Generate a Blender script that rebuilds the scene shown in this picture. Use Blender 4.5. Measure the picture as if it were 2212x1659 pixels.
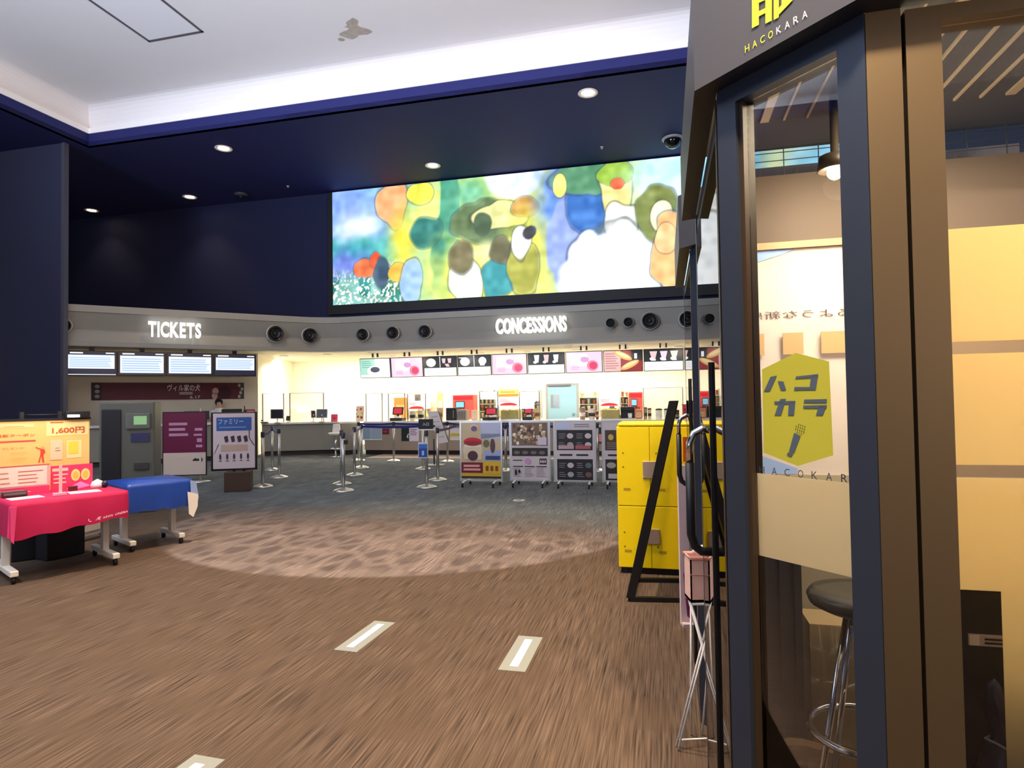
import bpy, bmesh, math, random
from mathutils import Vector, Matrix
random.seed(11)
for o in list(bpy.data.objects): bpy.data.objects.remove(o)
S = bpy.context.scene
COL = S.collection
V = Vector
PI = math.pi
# ------------------------------------------------------------------ camera
FPX, CX, CY, HC = 1340.0, 1106.0, 829.5, 1.5
TH, RO = math.atan(35.5 / 1340), .015
FW = V((0, math.cos(TH), math.sin(TH))); U0 = V((0, -math.sin(TH), math.cos(TH))); X0 = V((1, 0, 0))
CR = X0 * math.cos(RO) - U0 * math.sin(RO); CU = X0 * math.sin(RO) + U0 * math.cos(RO)
EYE = V((0, 0, HC))
cam = bpy.data.objects.new('camera', bpy.data.cameras.new('camera')); COL.objects.link(cam)
cam.data.sensor_width = 36; cam.data.sensor_fit = 'HORIZONTAL'; cam.data.lens = 36 * FPX / 2212
cam.data.clip_start = .02; cam.data.clip_end = 200
m4 = Matrix.Identity(4)
for i, c in enumerate((CR, CU, -FW, EYE)):
    for j in range(3): m4[j][i] = c[j]
cam.matrix_world = m4
S.camera = cam
# ------------------------------------------------------------------ world, exposure, large lights
S.view_settings.view_transform = 'Standard'; S.view_settings.look = 'None'
S.view_settings.gamma = 1; S.view_settings.exposure = 0.0; S.view_settings.use_curve_mapping = False
W = bpy.data.worlds.new('world'); S.world = W; W.use_nodes = True
W.node_tree.nodes['Background'].inputs[0].default_value = (.74, .80, 1.0, 1)
W.node_tree.nodes['Background'].inputs[1].default_value = .26

def light(name, kind, loc, energy, color=(1, 1, 1), aim=None, size=1, size_y=None, spot=None, blend=.6, parent=None, spread=None):
    l = bpy.data.lights.new(name, kind); l.energy = energy; l.color = color
    o = bpy.data.objects.new(name, l); COL.objects.link(o); o.location = loc
    if kind == 'AREA':
        l.size = size
        if size_y: l.shape = 'RECTANGLE'; l.size_y = size_y
        if spread: l.spread = math.radians(spread)
    else:
        l.shadow_soft_size = size
    if kind == 'SPOT': l.spot_size = math.radians(spot); l.spot_blend = blend
    if aim is not None: o.rotation_euler = (V(aim) - V(loc)).to_track_quat('-Z', 'Y').to_euler()
    if parent is not None: o.parent = parent
    return o

WARM = (1.0, .74, .47); DAY = (.62, .76, 1.0)
# added area light for assumed daylight, far left behind the viewer, no entrance built
light('assumed_daylight', 'AREA', (-12, -5, 2.2), 2000, DAY, aim=(-7, 1.5, 8.6), size=5, size_y=3.2, spread=88)
# added warm fill for the white ceiling, behind the viewer to the right
light('added_warm_fill', 'AREA', (6.5, -8.5, 2.2), 1350, (1, .76, .62), aim=(2, -.5, 8.8), size=3, size_y=2, spread=80)
# assumed warm downlight right above the viewer, out of view
light('assumed_downlight', 'SPOT', (.42, .08, 3.75), 760, (1, .74, .46), aim=(.85, 1.12, 1.9), size=.1, spot=62, blend=.9)
# assumed lamps in the raised white ceiling, unseen above the frame
light('assumed_ceiling_lamp', 'SPOT', (-1.2, 4.7, 8.7), 3300, WARM, aim=(-.9, 5.0, 0), size=.2, spot=62)
light('assumed_ceiling_lamp', 'SPOT', (1.3, 2.0, 8.7), 1250, WARM, aim=(1.0, 2.6, 0), size=.2, spot=70)
light('assumed_ceiling_lamp', 'SPOT', (-5.0, 1.6, 8.7), 800, (1, .86, .74), aim=(-4.4, 2.6, 0), size=.2, spot=74)
light('assumed_ceiling_lamp', 'SPOT', (.4, -2.6, 8.7), 1200, (1, .80, .58), aim=(.7, 1.2, 0), size=.2, spot=70)
# ------------------------------------------------------------------ helpers

def ray(px, py): return FW + CR * ((px - CX) / FPX) + CU * ((CY - py) / FPX)
def fl(px, py, z=0):
    d = ray(px, py); return EYE + d * ((z - HC) / d.z)
def aty(px, py, y):
    d = ray(px, py); return EYE + d * (y / d.y)

class Frame:
    def __init__(s, o, deg):
        s.o = V((o[0], o[1], 0)); s.deg = deg; s.a = math.radians(deg)
        s.ex = V((math.cos(s.a), math.sin(s.a), 0)); s.ey = V((-math.sin(s.a), math.cos(s.a), 0))
    def P(s, u, v, z=0): return s.o + s.ex * u + s.ey * v + V((0, 0, z))
    def hit(s, px, py, v=0):
        d = ray(px, py); t = (s.ey.dot(s.o - EYE) + v) / d.dot(s.ey); p = EYE + d * t
        return (p - s.o).dot(s.ex), p.z
    def uv(s, p): return (p - s.o).dot(s.ex), (p - s.o).dot(s.ey)
    def M(s, u=0, v=0, z=0): return Matrix.Translation(s.P(u, v, z)) @ Matrix.Rotation(s.a, 4, 'Z')

def lin(c):
    c = c / 255
    return c / 12.92 if c <= .04045 else ((c + .055) / 1.055) ** 2.4
MATS = {}
def mat(r, g, b, rough=.6, metal=0, emit=0, spec=.5):
    k = (r, g, b, rough, metal, emit, spec)
    if k in MATS: return MATS[k]
    m = bpy.data.materials.new('surface'); m.use_nodes = True
    p = m.node_tree.nodes['Principled BSDF']; c = (lin(r), lin(g), lin(b), 1)
    p.inputs['Base Color'].default_value = c; p.inputs['Roughness'].default_value = rough
    p.inputs['Metallic'].default_value = metal; p.inputs['Specular IOR Level'].default_value = spec
    if emit:
        p.inputs['Emission Color'].default_value = c; p.inputs['Emission Strength'].default_value = emit
        p.inputs['Base Color'].default_value = (0.02, .02, .02, 1)
    MATS[k] = m
    return m
def nodes(name):
    m = bpy.data.materials.new(name); m.use_nodes = True
    return m, m.node_tree, m.node_tree.nodes, m.node_tree.links
def speckle(name, r, g, b, rough, amount, scale, metal=0, bump=0):
    m, t, N, L = nodes(name); p = N['Principled BSDF']
    tc = N.new('ShaderNodeTexCoord'); nz = N.new('ShaderNodeTexNoise'); nz.inputs['Scale'].default_value = scale
    nz.inputs['Detail'].default_value = 4
    mx = N.new('ShaderNodeMix'); mx.data_type = 'RGBA'
    a = [lin(c) for c in (r, g, b)]
    mx.inputs[6].default_value = (*[c * (1 - amount) for c in a], 1); mx.inputs[7].default_value = (*[min(1, c * (1 + amount)) for c in a], 1)
    L.new(tc.outputs['Object'], nz.inputs['Vector']); L.new(nz.outputs['Fac'], mx.inputs[0]); L.new(mx.outputs[2], p.inputs['Base Color'])
    p.inputs['Roughness'].default_value = rough; p.inputs['Metallic'].default_value = metal
    if bump:
        bp = N.new('ShaderNodeBump'); bp.inputs['Strength'].default_value = bump; bp.inputs['Distance'].default_value = .002
        L.new(nz.outputs['Fac'], bp.inputs['Height']); L.new(bp.outputs[0], p.inputs['Normal'])
    return m
def glass(name, tint=(1, 1, 1), rough=0, base=.0):
    m, t, N, L = nodes(name); N.remove(N['Principled BSDF'])
    tr = N.new('ShaderNodeBsdfTransparent'); tr.inputs[0].default_value = (*tint, 1)
    gl = N.new('ShaderNodeBsdfGlossy'); gl.inputs['Roughness'].default_value = rough
    fr = N.new('ShaderNodeFresnel'); fr.inputs[0].default_value = 1.45
    ad = N.new('ShaderNodeMath'); ad.operation = 'ADD'; ad.inputs[1].default_value = base; ad.use_clamp = True
    mx = N.new('ShaderNodeMixShader')
    L.new(fr.outputs[0], ad.inputs[0]); L.new(ad.outputs[0], mx.inputs[0]); L.new(tr.outputs[0], mx.inputs[1]); L.new(gl.outputs[0], mx.inputs[2])
    L.new(mx.outputs[0], N['Material Output'].inputs[0])
    return m
def film(name, col, trans=.75, clear=.1):
    m, t, N, L = nodes(name); N.remove(N['Principled BSDF'])
    c = (*[lin(x) for x in col], 1)
    tl = N.new('ShaderNodeBsdfTranslucent'); tl.inputs[0].default_value = c
    df = N.new('ShaderNodeBsdfDiffuse'); df.inputs[0].default_value = c
    tr = N.new('ShaderNodeBsdfTransparent'); tr.inputs[0].default_value = c
    a = N.new('ShaderNodeMixShader'); a.inputs[0].default_value = trans
    b = N.new('ShaderNodeMixShader'); b.inputs[0].default_value = clear
    L.new(df.outputs[0], a.inputs[1]); L.new(tl.outputs[0], a.inputs[2]); L.new(a.outputs[0], b.inputs[1]); L.new(tr.outputs[0], b.inputs[2])
    L.new(b.outputs[0], N['Material Output'].inputs[0])
    return m

TXT = {}
def text_mesh(s, bold=0, extrude=0):
    k = (s, bold, extrude)
    if k not in TXT:
        c = bpy.data.curves.new('t', 'FONT'); c.body = s; c.size = 1; c.offset = bold; c.extrude = extrude
        c.resolution_u = 4
        o = bpy.data.objects.new('t', c); COL.objects.link(o)
        bpy.context.view_layer.update()
        me = bpy.data.meshes.new_from_object(o.evaluated_get(bpy.context.evaluated_depsgraph_get()))
        bpy.data.objects.remove(o); bpy.data.curves.remove(c)
        vs = [v.co.copy() for v in me.vertices]; fs = [list(p.vertices) for p in me.polygons]
        bpy.data.meshes.remove(me)
        if vs:
            x0 = min(v.x for v in vs); x1 = max(v.x for v in vs); y0 = min(v.y for v in vs); y1 = max(v.y for v in vs)
        else: x0 = y0 = 0; x1 = y1 = .01
        TXT[k] = (vs, fs, x0, x1, y0, y1)
    return TXT[k]

class B:
    """collects shapes into one mesh"""
    def __init__(s): s.v = []; s.f = []; s.m = []; s.mats = []; s.sm = []
    def mi(s, m):
        if m not in s.mats: s.mats.append(m)
        return s.mats.index(m)
    def add(s, vs, fs, m=None, M=None, smooth=False):
        b = len(s.v); k = s.mi(m) if m else 0
        for p in vs: s.v.append(tuple(M @ V(p)) if M is not None else tuple(p))
        for f in fs: s.f.append([i + b for i in f]); s.m.append(k); s.sm.append(smooth)
        return s
    def box(s, x0, y0, z0, x1, y1, z1, m=None, M=None):
        vs = [(x, y, z) for z in (z0, z1) for y in (y0, y1) for x in (x0, x1)]
        return s.add(vs, [(0, 2, 3, 1), (4, 5, 7, 6), (0, 1, 5, 4), (2, 6, 7, 3), (0, 4, 6, 2), (1, 3, 7, 5)], m, M)
    def cbox(s, c, d, m=None, M=None):
        return s.box(c[0] - d[0] / 2, c[1] - d[1] / 2, c[2] - d[2] / 2, c[0] + d[0] / 2, c[1] + d[1] / 2, c[2] + d[2] / 2, m, M)
    def poly(s, pts, m=None, M=None): return s.add(pts, [list(range(len(pts)))], m, M)
    def prism(s, pts, z0, z1, m=None, M=None):
        n = len(pts); vs = [(p[0], p[1], z0) for p in pts] + [(p[0], p[1], z1) for p in pts]
        fs = [list(range(n))[::-1], list(range(n, 2 * n))] + [[i, (i + 1) % n, n + (i + 1) % n, n + i] for i in range(n)]
        return s.add(vs, fs, m, M)
    def prismy(s, pts, y0, y1, m=None, M=None):
        n = len(pts); vs = [(p[0], y0, p[1]) for p in pts] + [(p[0], y1, p[1]) for p in pts]
        fs = [list(range(n)), list(range(n, 2 * n))[::-1]] + [[i, n + i, n + (i + 1) % n, (i + 1) % n] for i in range(n)]
        return s.add(vs, fs, m, M)
    def tube(s, path, r, n=10, m=None, M=None, closed=False):
        P = [V(p) for p in path]; vs = []; fs = []; k = len(P)
        up = V((0, 0, 1)); prev = None
        for i, p in enumerate(P):
            if closed: d = P[(i + 1) % k] - P[i - 1]
            else: d = P[min(i + 1, k - 1)] - P[max(i - 1, 0)]
            d.normalize()
            if prev is None:
                a = d.cross(up if abs(d.z) < .9 else V((1, 0, 0))); a.normalize()
            else:
                a = prev - d * prev.dot(d)
                if a.length < 1e-6: a = d.cross(up)
                a.normalize()
            prev = a; b = d.cross(a)
            rr = r[i] if isinstance(r, (list, tuple)) else r
            for j in range(n):
                t = 2 * PI * j / n; vs.append(p + a * (math.cos(t) * rr) + b * (math.sin(t) * rr))
        for i in range(k if closed else k - 1):
            for j in range(n):
                q = (i + 1) % k
                fs.append((i * n + j, i * n + (j + 1) % n, q * n + (j + 1) % n, q * n + j))
        if not closed: fs += [list(range(n))[::-1], list(range((k - 1) * n, k * n))]
        return s.add(vs, fs, m, M, True)
    def lathe(s, prof, n=24, m=None, M=None, smooth=True):
        vs = []; fs = []; k = len(prof)
        for r, z in prof:
            for j in range(n):
                t = 2 * PI * j / n; vs.append((r * math.cos(t), r * math.sin(t), z))
        for i in range(k - 1):
            for j in range(n): fs.append((i * n + j, i * n + (j + 1) % n, (i + 1) * n + (j + 1) % n, (i + 1) * n + j))
        if prof[0][0] > 1e-4: fs.append(list(range(n))[::-1])
        if prof[-1][0] > 1e-4: fs.append(list(range((k - 1) * n, k * n)))
        return s.add(vs, fs, m, M, smooth)
    def ball(s, c, r, m=None, M=None, n=14):
        rx, ry, rz = (r, r, r) if not isinstance(r, (list, tuple)) else r
        vs = []; fs = []
        for i in range(n + 1):
            a = PI * i / n
            for j in range(n * 2):
                t = PI * j / n; vs.append((c[0] + rx * math.sin(a) * math.cos(t), c[1] + ry * math.sin(a) * math.sin(t), c[2] + rz * math.cos(a)))
        q = n * 2
        for i in range(n):
            for j in range(q): fs.append((i * q + j, (i + 1) * q + j, (i + 1) * q + (j + 1) % q, i * q + (j + 1) % q))
        return s.add(vs, fs, m, M, True)
    # --- printed artwork in the local x-z plane, facing -y; layer k lies k*e in front
    def rect(s, m, x0, z0, x1, z1, k=1, e=.002, y=0): return s.poly([(x0, y - e * k, z0), (x1, y - e * k, z0), (x1, y - e * k, z1), (x0, y - e * k, z1)], m)
    def ell(s, m, cx, cz, rx, rz, k=1, e=.002, y=0, a0=0, a1=360, n=28):
        pts = [(cx + rx * math.cos(math.radians(a0 + (a1 - a0) * i / n)), y - e * k, cz + rz * math.sin(math.radians(a0 + (a1 - a0) * i / n))) for i in range(n if a1 - a0 == 360 else n + 1)]
        return s.poly(pts, m)
    def pol(s, m, pts, k=1, e=.002, y=0): return s.poly([(p[0], y - e * k, p[1]) for p in pts], m)
    def rows(s, m, x0, z0, x1, z1, n, k=1, fill=.45, ragged=.25, e=.002, y=0):
        h = (z1 - z0) / n
        for i in range(n):
            z = z0 + h * (i + .5)
            s.rect(m, x0, z - h * fill / 2, x1 - (x1 - x0) * ragged * random.random(), z + h * fill / 2, k, e, y)
        return s
    def text(s, m, t, x0, z0, x1, z1, k=1, e=.002, y=0, bold=0, mirror=False, extrude=0, shear=0):
        vs, fs, a0, a1, b0, b1 = text_mesh(t, bold, extrude)
        sx = (x1 - x0) / max(a1 - a0, 1e-6); sz = (z1 - z0) / max(b1 - b0, 1e-6)
        out = []
        for p in vs:
            px = x0 + (p.x - a0) * sx + shear * (p.y - b0) * sz
            if mirror: px = x0 + x1 - px
            out.append((px, y - e * k - p.z, z0 + (p.y - b0) * sz))
        return s.add(out, fs, m)
    def build(s, name, m=None, parent=None, bevel=0, smooth=None, loc=None, rotz=0):
        me = bpy.data.meshes.new(name); me.from_pydata(s.v, [], s.f)
        mats = s.mats if s.mats else [m]
        if m is not None and s.mats and None in s.mats: pass
        for x in (mats if mats else []): me.materials.append(x)
        for p, k, q in zip(me.polygons, s.m, s.sm):
            p.material_index = k; p.use_smooth = q if smooth is None else smooth
        bm = bmesh.new(); bm.from_mesh(me)
        if not getattr(s, 'flat', False): bmesh.ops.recalc_face_normals(bm, faces=bm.faces)
        bm.to_mesh(me); bm.free(); me.update()
        o = bpy.data.objects.new(name, me); COL.objects.link(o)
        if parent is not None: o.parent = parent
        if loc is not None: o.location = loc
        if rotz: o.rotation_euler = (0, 0, rotz)
        if bevel:
            b = o.modifiers.new('bevel', 'BEVEL'); b.width = bevel; b.segments = 2; b.limit_method = 'ANGLE'
        return o

def tag(o, label, cat, group=None):
    o['label'] = label; o['category'] = cat
    if group: o['group'] = group
    return o
def thing(name, label, cat, loc=(0, 0, 0), rotz=0, group=None):
    o = bpy.data.objects.new(name, None); COL.objects.link(o); o.location = loc; o.rotation_euler = (0, 0, rotz)
    o.empty_display_size = .1
    return tag(o, label, cat, group)
def struct(o): o['kind'] = 'structure'; return o
def dup(root, loc, rotz, label, group=None):
    r = root.copy(); COL.objects.link(r); r.location = loc; r.rotation_euler = (0, 0, rotz); r['label'] = label
    if group: r['group'] = group
    for ch in list(root.children):
        c = ch.copy(); COL.objects.link(c); c.parent = r
        for g in list(ch.children):
            d = g.copy(); COL.objects.link(d); d.parent = c
    return r
def Rx(d): return Matrix.Rotation(math.radians(d), 4, 'X')
def Ry(d): return Matrix.Rotation(math.radians(d), 4, 'Y')
def Rz(d): return Matrix.Rotation(math.radians(d), 4, 'Z')
def T(x, y, z): return Matrix.Translation((x, y, z))

# common materials
BLACK = mat(14, 14, 16, .45); DARK = mat(30, 30, 33, .5); WHITE = mat(238, 236, 230, .5); PAPER = mat(232, 226, 222, .7)
CHROME = mat(225, 225, 225, .12, 1); STEEL = mat(190, 188, 182, .32, 1); GREYP = mat(120, 118, 112, .5)
RED = mat(205, 30, 45, .5); NAVY = mat(22, 26, 90, .55); MAROON = mat(84, 16, 34, .6); INK = mat(30, 26, 30, .7)
# ------------------------------------------------------------------ frames of the place
C = Frame(fl(890, 982.5), -13.8)                      # concessions side: u along the counter, v into the depth
uK, zK = C.hit(700, 687, 0)
TK = Frame(C.P(uK, 0), 31.2)                          # tickets side, origin at the corner of the two fascias
ZS0, ZS1 = 3.009, 4.02                                # fascia bottom and top
ZB = 7.9                                              # blue ceiling
# ------------------------------------------------------------------ floor
def carpet():
    m, t, N, L = nodes('carpet'); p = N['Principled BSDF']; p.inputs['Roughness'].default_value = .95; p.inputs['Specular IOR Level'].default_value = .1
    tc = N.new('ShaderNodeTexCoord'); mp = N.new('ShaderNodeMapping'); mp.inputs['Rotation'].default_value = (0, 0, math.radians(13.8))
    L.new(tc.outputs['Object'], mp.inputs[0]); uv = mp.outputs[0]
    def math_(op, a, b=None, cl=False):
        n = N.new('ShaderNodeMath'); n.operation = op; n.use_clamp = cl
        for i, x in enumerate((a, b)):
            if x is None: continue
            if isinstance(x, (int, float)): n.inputs[i].default_value = x
            else: L.new(x, n.inputs[i])
        return n.outputs[0]
    def scaled(vec, sc):
        n = N.new('ShaderNodeVectorMath'); n.operation = 'MULTIPLY'; n.inputs[1].default_value = sc; L.new(vec, n.inputs[0]); return n.outputs[0]
    def noise(vec, scale, detail=2):
        n = N.new('ShaderNodeTexNoise'); n.inputs['Scale'].default_value = scale; n.inputs['Detail'].default_value = detail; L.new(vec, n.inputs['Vector']); return n.outputs['Fac']
    def ramp(fac, pts):
        r = N.new('ShaderNodeValToRGB'); L.new(fac, r.inputs[0]); e = r.color_ramp.elements
        while len(e) < len(pts): e.new(.5)
        for q, (pos, c) in zip(e, pts): q.position = pos; q.color = (*c, 1) if len(c) == 3 else c
        return r.outputs[0]
    def mix(f, a, b, mode='MIX'):
        n = N.new('ShaderNodeMix'); n.data_type = 'RGBA'; n.blend_type = mode
        if isinstance(f, (int, float)): n.inputs[0].default_value = f
        else: L.new(f, n.inputs[0])
        for i, x in ((6, a), (7, b)):
            if isinstance(x, tuple): n.inputs[i].default_value = (*x, 1)
            else: L.new(x, n.inputs[i])
        return n.outputs[2]
    # woven ribs along v, in patches
    rib = noise(scaled(uv, (120, 3.0, 1)), 1, 2)
    cell = N.new('ShaderNodeTexWhiteNoise'); cell.noise_dimensions = '2D'
    sn = N.new('ShaderNodeVectorMath'); sn.operation = 'FLOOR'; L.new(scaled(uv, (6.2, 3.1, 1)), sn.inputs[0]); L.new(sn.outputs[0], cell.inputs['Vector'])
    patch = noise(scaled(uv, (3.2, 1.6, 1)), 1, 1)
    amp = math_('MULTIPLY', math_('ADD', cell.outputs['Value'], patch), 1.0)
    ribd = math_('MULTIPLY', math_('SUBTRACT', rib, .5), amp)
    val = math_('ADD', math_('MULTIPLY', ribd, 2.3), math_('ADD', .88, math_('MULTIPLY', cell.outputs['Value'], .26)))
    fine = noise(scaled(uv, (420, 420, 1)), 1, 1)
    val = math_('ADD', val, math_('MULTIPLY', math_('SUBTRACT', fine, .5), .5))
    # zones
    sep = N.new('ShaderNodeSeparateXYZ'); L.new(tc.outputs['Object'], sep.inputs[0]); X, Y = sep.outputs[0], sep.outputs[1]
    def circ(cx, cy):
        a = math_('SUBTRACT', X, cx); b = math_('SUBTRACT', Y, cy)
        return math_('SQRT', math_('ADD', math_('MULTIPLY', a, a), math_('MULTIPLY', b, b)))
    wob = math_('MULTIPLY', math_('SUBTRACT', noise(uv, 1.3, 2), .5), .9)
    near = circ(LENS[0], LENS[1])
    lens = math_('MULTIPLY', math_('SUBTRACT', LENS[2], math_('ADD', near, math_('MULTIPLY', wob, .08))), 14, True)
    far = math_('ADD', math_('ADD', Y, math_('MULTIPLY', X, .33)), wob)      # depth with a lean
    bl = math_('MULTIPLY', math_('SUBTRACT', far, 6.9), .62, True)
    vor = N.new('ShaderNodeTexVoronoi'); vor.feature = 'DISTANCE_TO_EDGE'; L.new(scaled(uv, (4.5, 2.4, 1)), vor.inputs['Vector']); vor.inputs['Scale'].default_value = 1
    dia = math_('MULTIPLY', math_('SUBTRACT', vor.outputs['Distance'], .08), 6, True)
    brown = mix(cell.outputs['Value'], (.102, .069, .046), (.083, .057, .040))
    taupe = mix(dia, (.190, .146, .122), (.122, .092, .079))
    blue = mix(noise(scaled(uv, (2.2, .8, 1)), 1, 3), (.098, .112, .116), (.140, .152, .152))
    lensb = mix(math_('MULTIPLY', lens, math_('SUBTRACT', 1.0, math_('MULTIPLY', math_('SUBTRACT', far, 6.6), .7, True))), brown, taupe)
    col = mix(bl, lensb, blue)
    vv = N.new('ShaderNodeCombineColor')
    for i in range(3): L.new(val, vv.inputs[i])
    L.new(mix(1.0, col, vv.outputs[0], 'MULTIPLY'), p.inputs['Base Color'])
    bp = N.new('ShaderNodeBump'); bp.inputs['Strength'].default_value = .5; bp.inputs['Distance'].default_value = .004
    L.new(rib, bp.inputs['Height']); L.new(bp.outputs[0], p.inputs['Normal'])
    return m
def circle3(a, b, c):
    ax, ay, bx, by, cx, cy = a[0], a[1], b[0], b[1], c[0], c[1]
    d = 2 * (ax * (by - cy) + bx * (cy - ay) + cx * (ay - by))
    ux = ((ax * ax + ay * ay) * (by - cy) + (bx * bx + by * by) * (cy - ay) + (cx * cx + cy * cy) * (ay - by)) / d
    uy = ((ax * ax + ay * ay) * (cx - bx) + (bx * bx + by * by) * (ax - cx) + (cx * cx + cy * cy) * (bx - ax)) / d
    return ux, uy, math.hypot(ax - ux, ay - uy)
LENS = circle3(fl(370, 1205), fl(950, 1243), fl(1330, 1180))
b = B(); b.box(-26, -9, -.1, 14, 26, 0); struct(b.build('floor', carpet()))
tile = speckle('pale_floor_tile', 214, 196, 180, .35, .06, 3)
b = B(); pts = [C.P(C.hit(774, 990, 0)[0], .3), C.P(-1.5, -.95), C.P(7.5, -.95), C.P(7.5, .3)]
u0 = C.uv(fl(786, 990))[0]
b.prism([C.P(u0, -1.0), C.P(9, -1.0), C.P(9, .25), C.P(u0, .25)], .001, .006); struct(b.build('trim_floor_tiles', tile))
# ------------------------------------------------------------------ ceiling
BLUEC = speckle('deep_blue_paint', 16, 23, 92, .7, .06, 2.5)
NAVYC = speckle('navy_ceiling_paint', 6, 12, 74, .7, .06, 2.5)
NAVYW = speckle('navy_wall_paint', 5, 15, 58, .75, .06, 2.5)
WHITEC = speckle('white_ceiling_paint', 226, 224, 224, .8, .02, 2)
hv = C.uv(fl(800, 231, ZB))[1]; hu = C.uv(fl(197, 318, ZB))[0]
b = B(); b.box(-24, hv, ZB, 16, 2.2, ZB + .1, NAVYC, C.M()); b.box(-24, -24, ZB, hu, hv, ZB + .1, NAVYC, C.M())
struct(b.build('ceiling', NAVYC))
b = B(); Z1 = ZB + .30
b.box(hu, hv, ZB, 16, hv + .1, Z1, None, C.M()); b.box(hu - .1, -24, ZB, hu, hv + .1, Z1, None, C.M())
struct(b.build('trim_ceiling_fascia', BLUEC))
b = B()
# white edge strip, coved upstand and the raised white ceiling
b.box(hu, hv - .02, Z1, 16, hv + .1, Z1 + .13, None, C.M()); b.box(hu - .1, -24, Z1, hu + .02, hv + .1, Z1 + .13, None, C.M())
struct(b.build('trim_ceiling_edge', mat(240, 240, 240, .6)))
b = B(); ZW = Z1 + .62; n = 7
def cove(du):
    return [(du * (1 - math.cos(PI / 2 * i / n)) * -.28 , Z1 + .13 + (ZW - Z1 - .13) * math.sin(PI / 2 * i / n)) for i in range(n + 1)]
pr = [(.05, Z1 + .13)] + [(.05 - .32 * (1 - math.cos(PI / 2 * i / n)), Z1 + .13 + (ZW - Z1 - .13) * math.sin(PI / 2 * i / n)) for i in range(1, n + 1)]
for (v0, z0), (v1, z1) in zip(pr, pr[1:]):
    b.add([(hu - v0, hv + v0, z0), (16, hv + v0, z0), (16, hv + v1, z1), (hu - v1, hv + v1, z1)], [(0, 1, 2, 3)], None, C.M(), True)
    b.add([(hu - v0, hv + v0, z0), (hu - v1, hv + v1, z1), (hu - v1, -24, z1), (hu - v0, -24, z0)], [(0, 1, 2, 3)], None, C.M(), True)
vE = pr[-1][0]
b.add([(hu - vE, hv + vE, ZW), (16, hv + vE, ZW), (16, -24, ZW), (hu - vE, -24, ZW)], [(0, 1, 2, 3)], None, C.M())
struct(b.build('ceiling_raised', WHITEC))
# access hatch in the white ceiling and the peeled patch
q = [C.uv(fl(x, y, ZW)) for x, y in ((322, 90), (437, 66))]
h = thing('ceiling_hatch', 'square access hatch outlined by a dark metal frame in the white ceiling', 'access hatch', C.P(q[0][0], q[0][1], ZW), C.a)
w = q[1][0] - q[0][0]; b = B(); D = 1.9
for a in ((0, -D, w, -D + .045), (0, -.045, w, 0), (0, -D, .045, 0), (w - .045, -D, w, 0)): b.box(a[0], a[1], -.012, a[2], a[3], .0)
b.build('frame', mat(88, 84, 90, .5), h)
b = B(); b.box(.05, -D + .05, -.006, w - .05, -.05, -.001); b.build('panel', mat(228, 228, 232, .8), h)
p = fl(766, 64, ZW); b = B()
b.poly([(p.x + .21 * (1 + .45 * math.sin(3.1 * a) + .3 * math.sin(7 * a + 1)) * math.cos(a) * 1.1, p.y + .30 * (1 + .4 * math.sin(2.3 * a + 2)) * math.sin(a), ZW - .004) for a in [2 * PI * i / 40 for i in range(40)]])
b.poly([(p.x - .35 + .07 * math.cos(a), p.y + .32 + .06 * math.sin(a), ZW - .004) for a in [2 * PI * i / 12 for i in range(12)]])
tag(b.build('peeled_paint', speckle('peeled', 176, 166, 152, .9, .35, 9)), 'peeled patch of bare plaster in the white ceiling', 'peeled paint')
# ------------------------------------------------------------------ walls
b = B(); b.box(-24, .45, 0, 16, .65, ZB, None, C.M())
# the wall is open behind the counters: keep only the part above the fascia
b = B(); b.box(-24, .45, ZS1 - .1, 16, .65, ZB, None, C.M()); struct(b.build('wall_back', NAVYW))
pL = V((-.7224 * 14.85, 14.85, 0)); Lf = Frame(pL, -13.8)
b = B(); b.box(-12, 0, 0, -.09, .1, ZB, None, Lf.M()); struct(b.build('wall_left', speckle('grey_blue_wall', 46, 50, 78, .7, .05, 3)))
b = B(); b.box(-.09, -.02, 0, 0, .1, ZB, None, Lf.M()); struct(b.build('trim_wall_corner', mat(76, 76, 92, .5)))
# fascia swept along tickets side, rounded corner, concessions side
def sweep(path, prof):
    vs = []; fs = []; k = len(path); n = len(prof)
    for i, (p, _) in enumerate(path):
        dirs = []
        if i > 0: d = path[i][0] - path[i - 1][0]; dirs.append(d.normalized())
        if i < k - 1: d = path[i + 1][0] - path[i][0]; dirs.append(d.normalized())
        ns = [V((-d.y, d.x, 0)) for d in dirs]; nn = ns[0] + ns[-1]; nn.normalize(); nn = nn / max(.3, nn.dot(ns[0]))
        for v, z in prof: vs.append(p + nn * v + V((0, 0, z)))
    for i in range(k - 1):
        for j in range(n - 1): fs.append((i * n + j, (i + 1) * n + j, (i + 1) * n + j + 1, i * n + j + 1))
    return vs, fs
arc = []
for i in range(9):
    t = i / 8; p0 = TK.P(-.7, 0); p1 = TK.P(0, 0); p2 = C.P(uK + .7, 0)
    arc.append((p0 * (1 - t) ** 2 + p1 * 2 * t * (1 - t) + p2 * t * t, 0))
PATH = [(TK.P(-6.36, 0), 0)] + arc + [(C.P(13, 0), 0)]
HS = ZS1 - ZS0
prof = [(.46, ZS1), (-.02, ZS1), (-.02, ZS1 - .17), (.02, ZS1 - .18), (.20, ZS0 + .42), (.05, ZS0 + .12), (0, ZS0 + .11), (0, ZS0), (.3, ZS0)]
vs, fs = sweep(PATH, prof)
b = B(); b.add(vs, fs); struct(b.build('trim_fascia', speckle('cream_fascia', 150, 147, 138, .55, .03, 4)))
SOFV = .12
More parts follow.
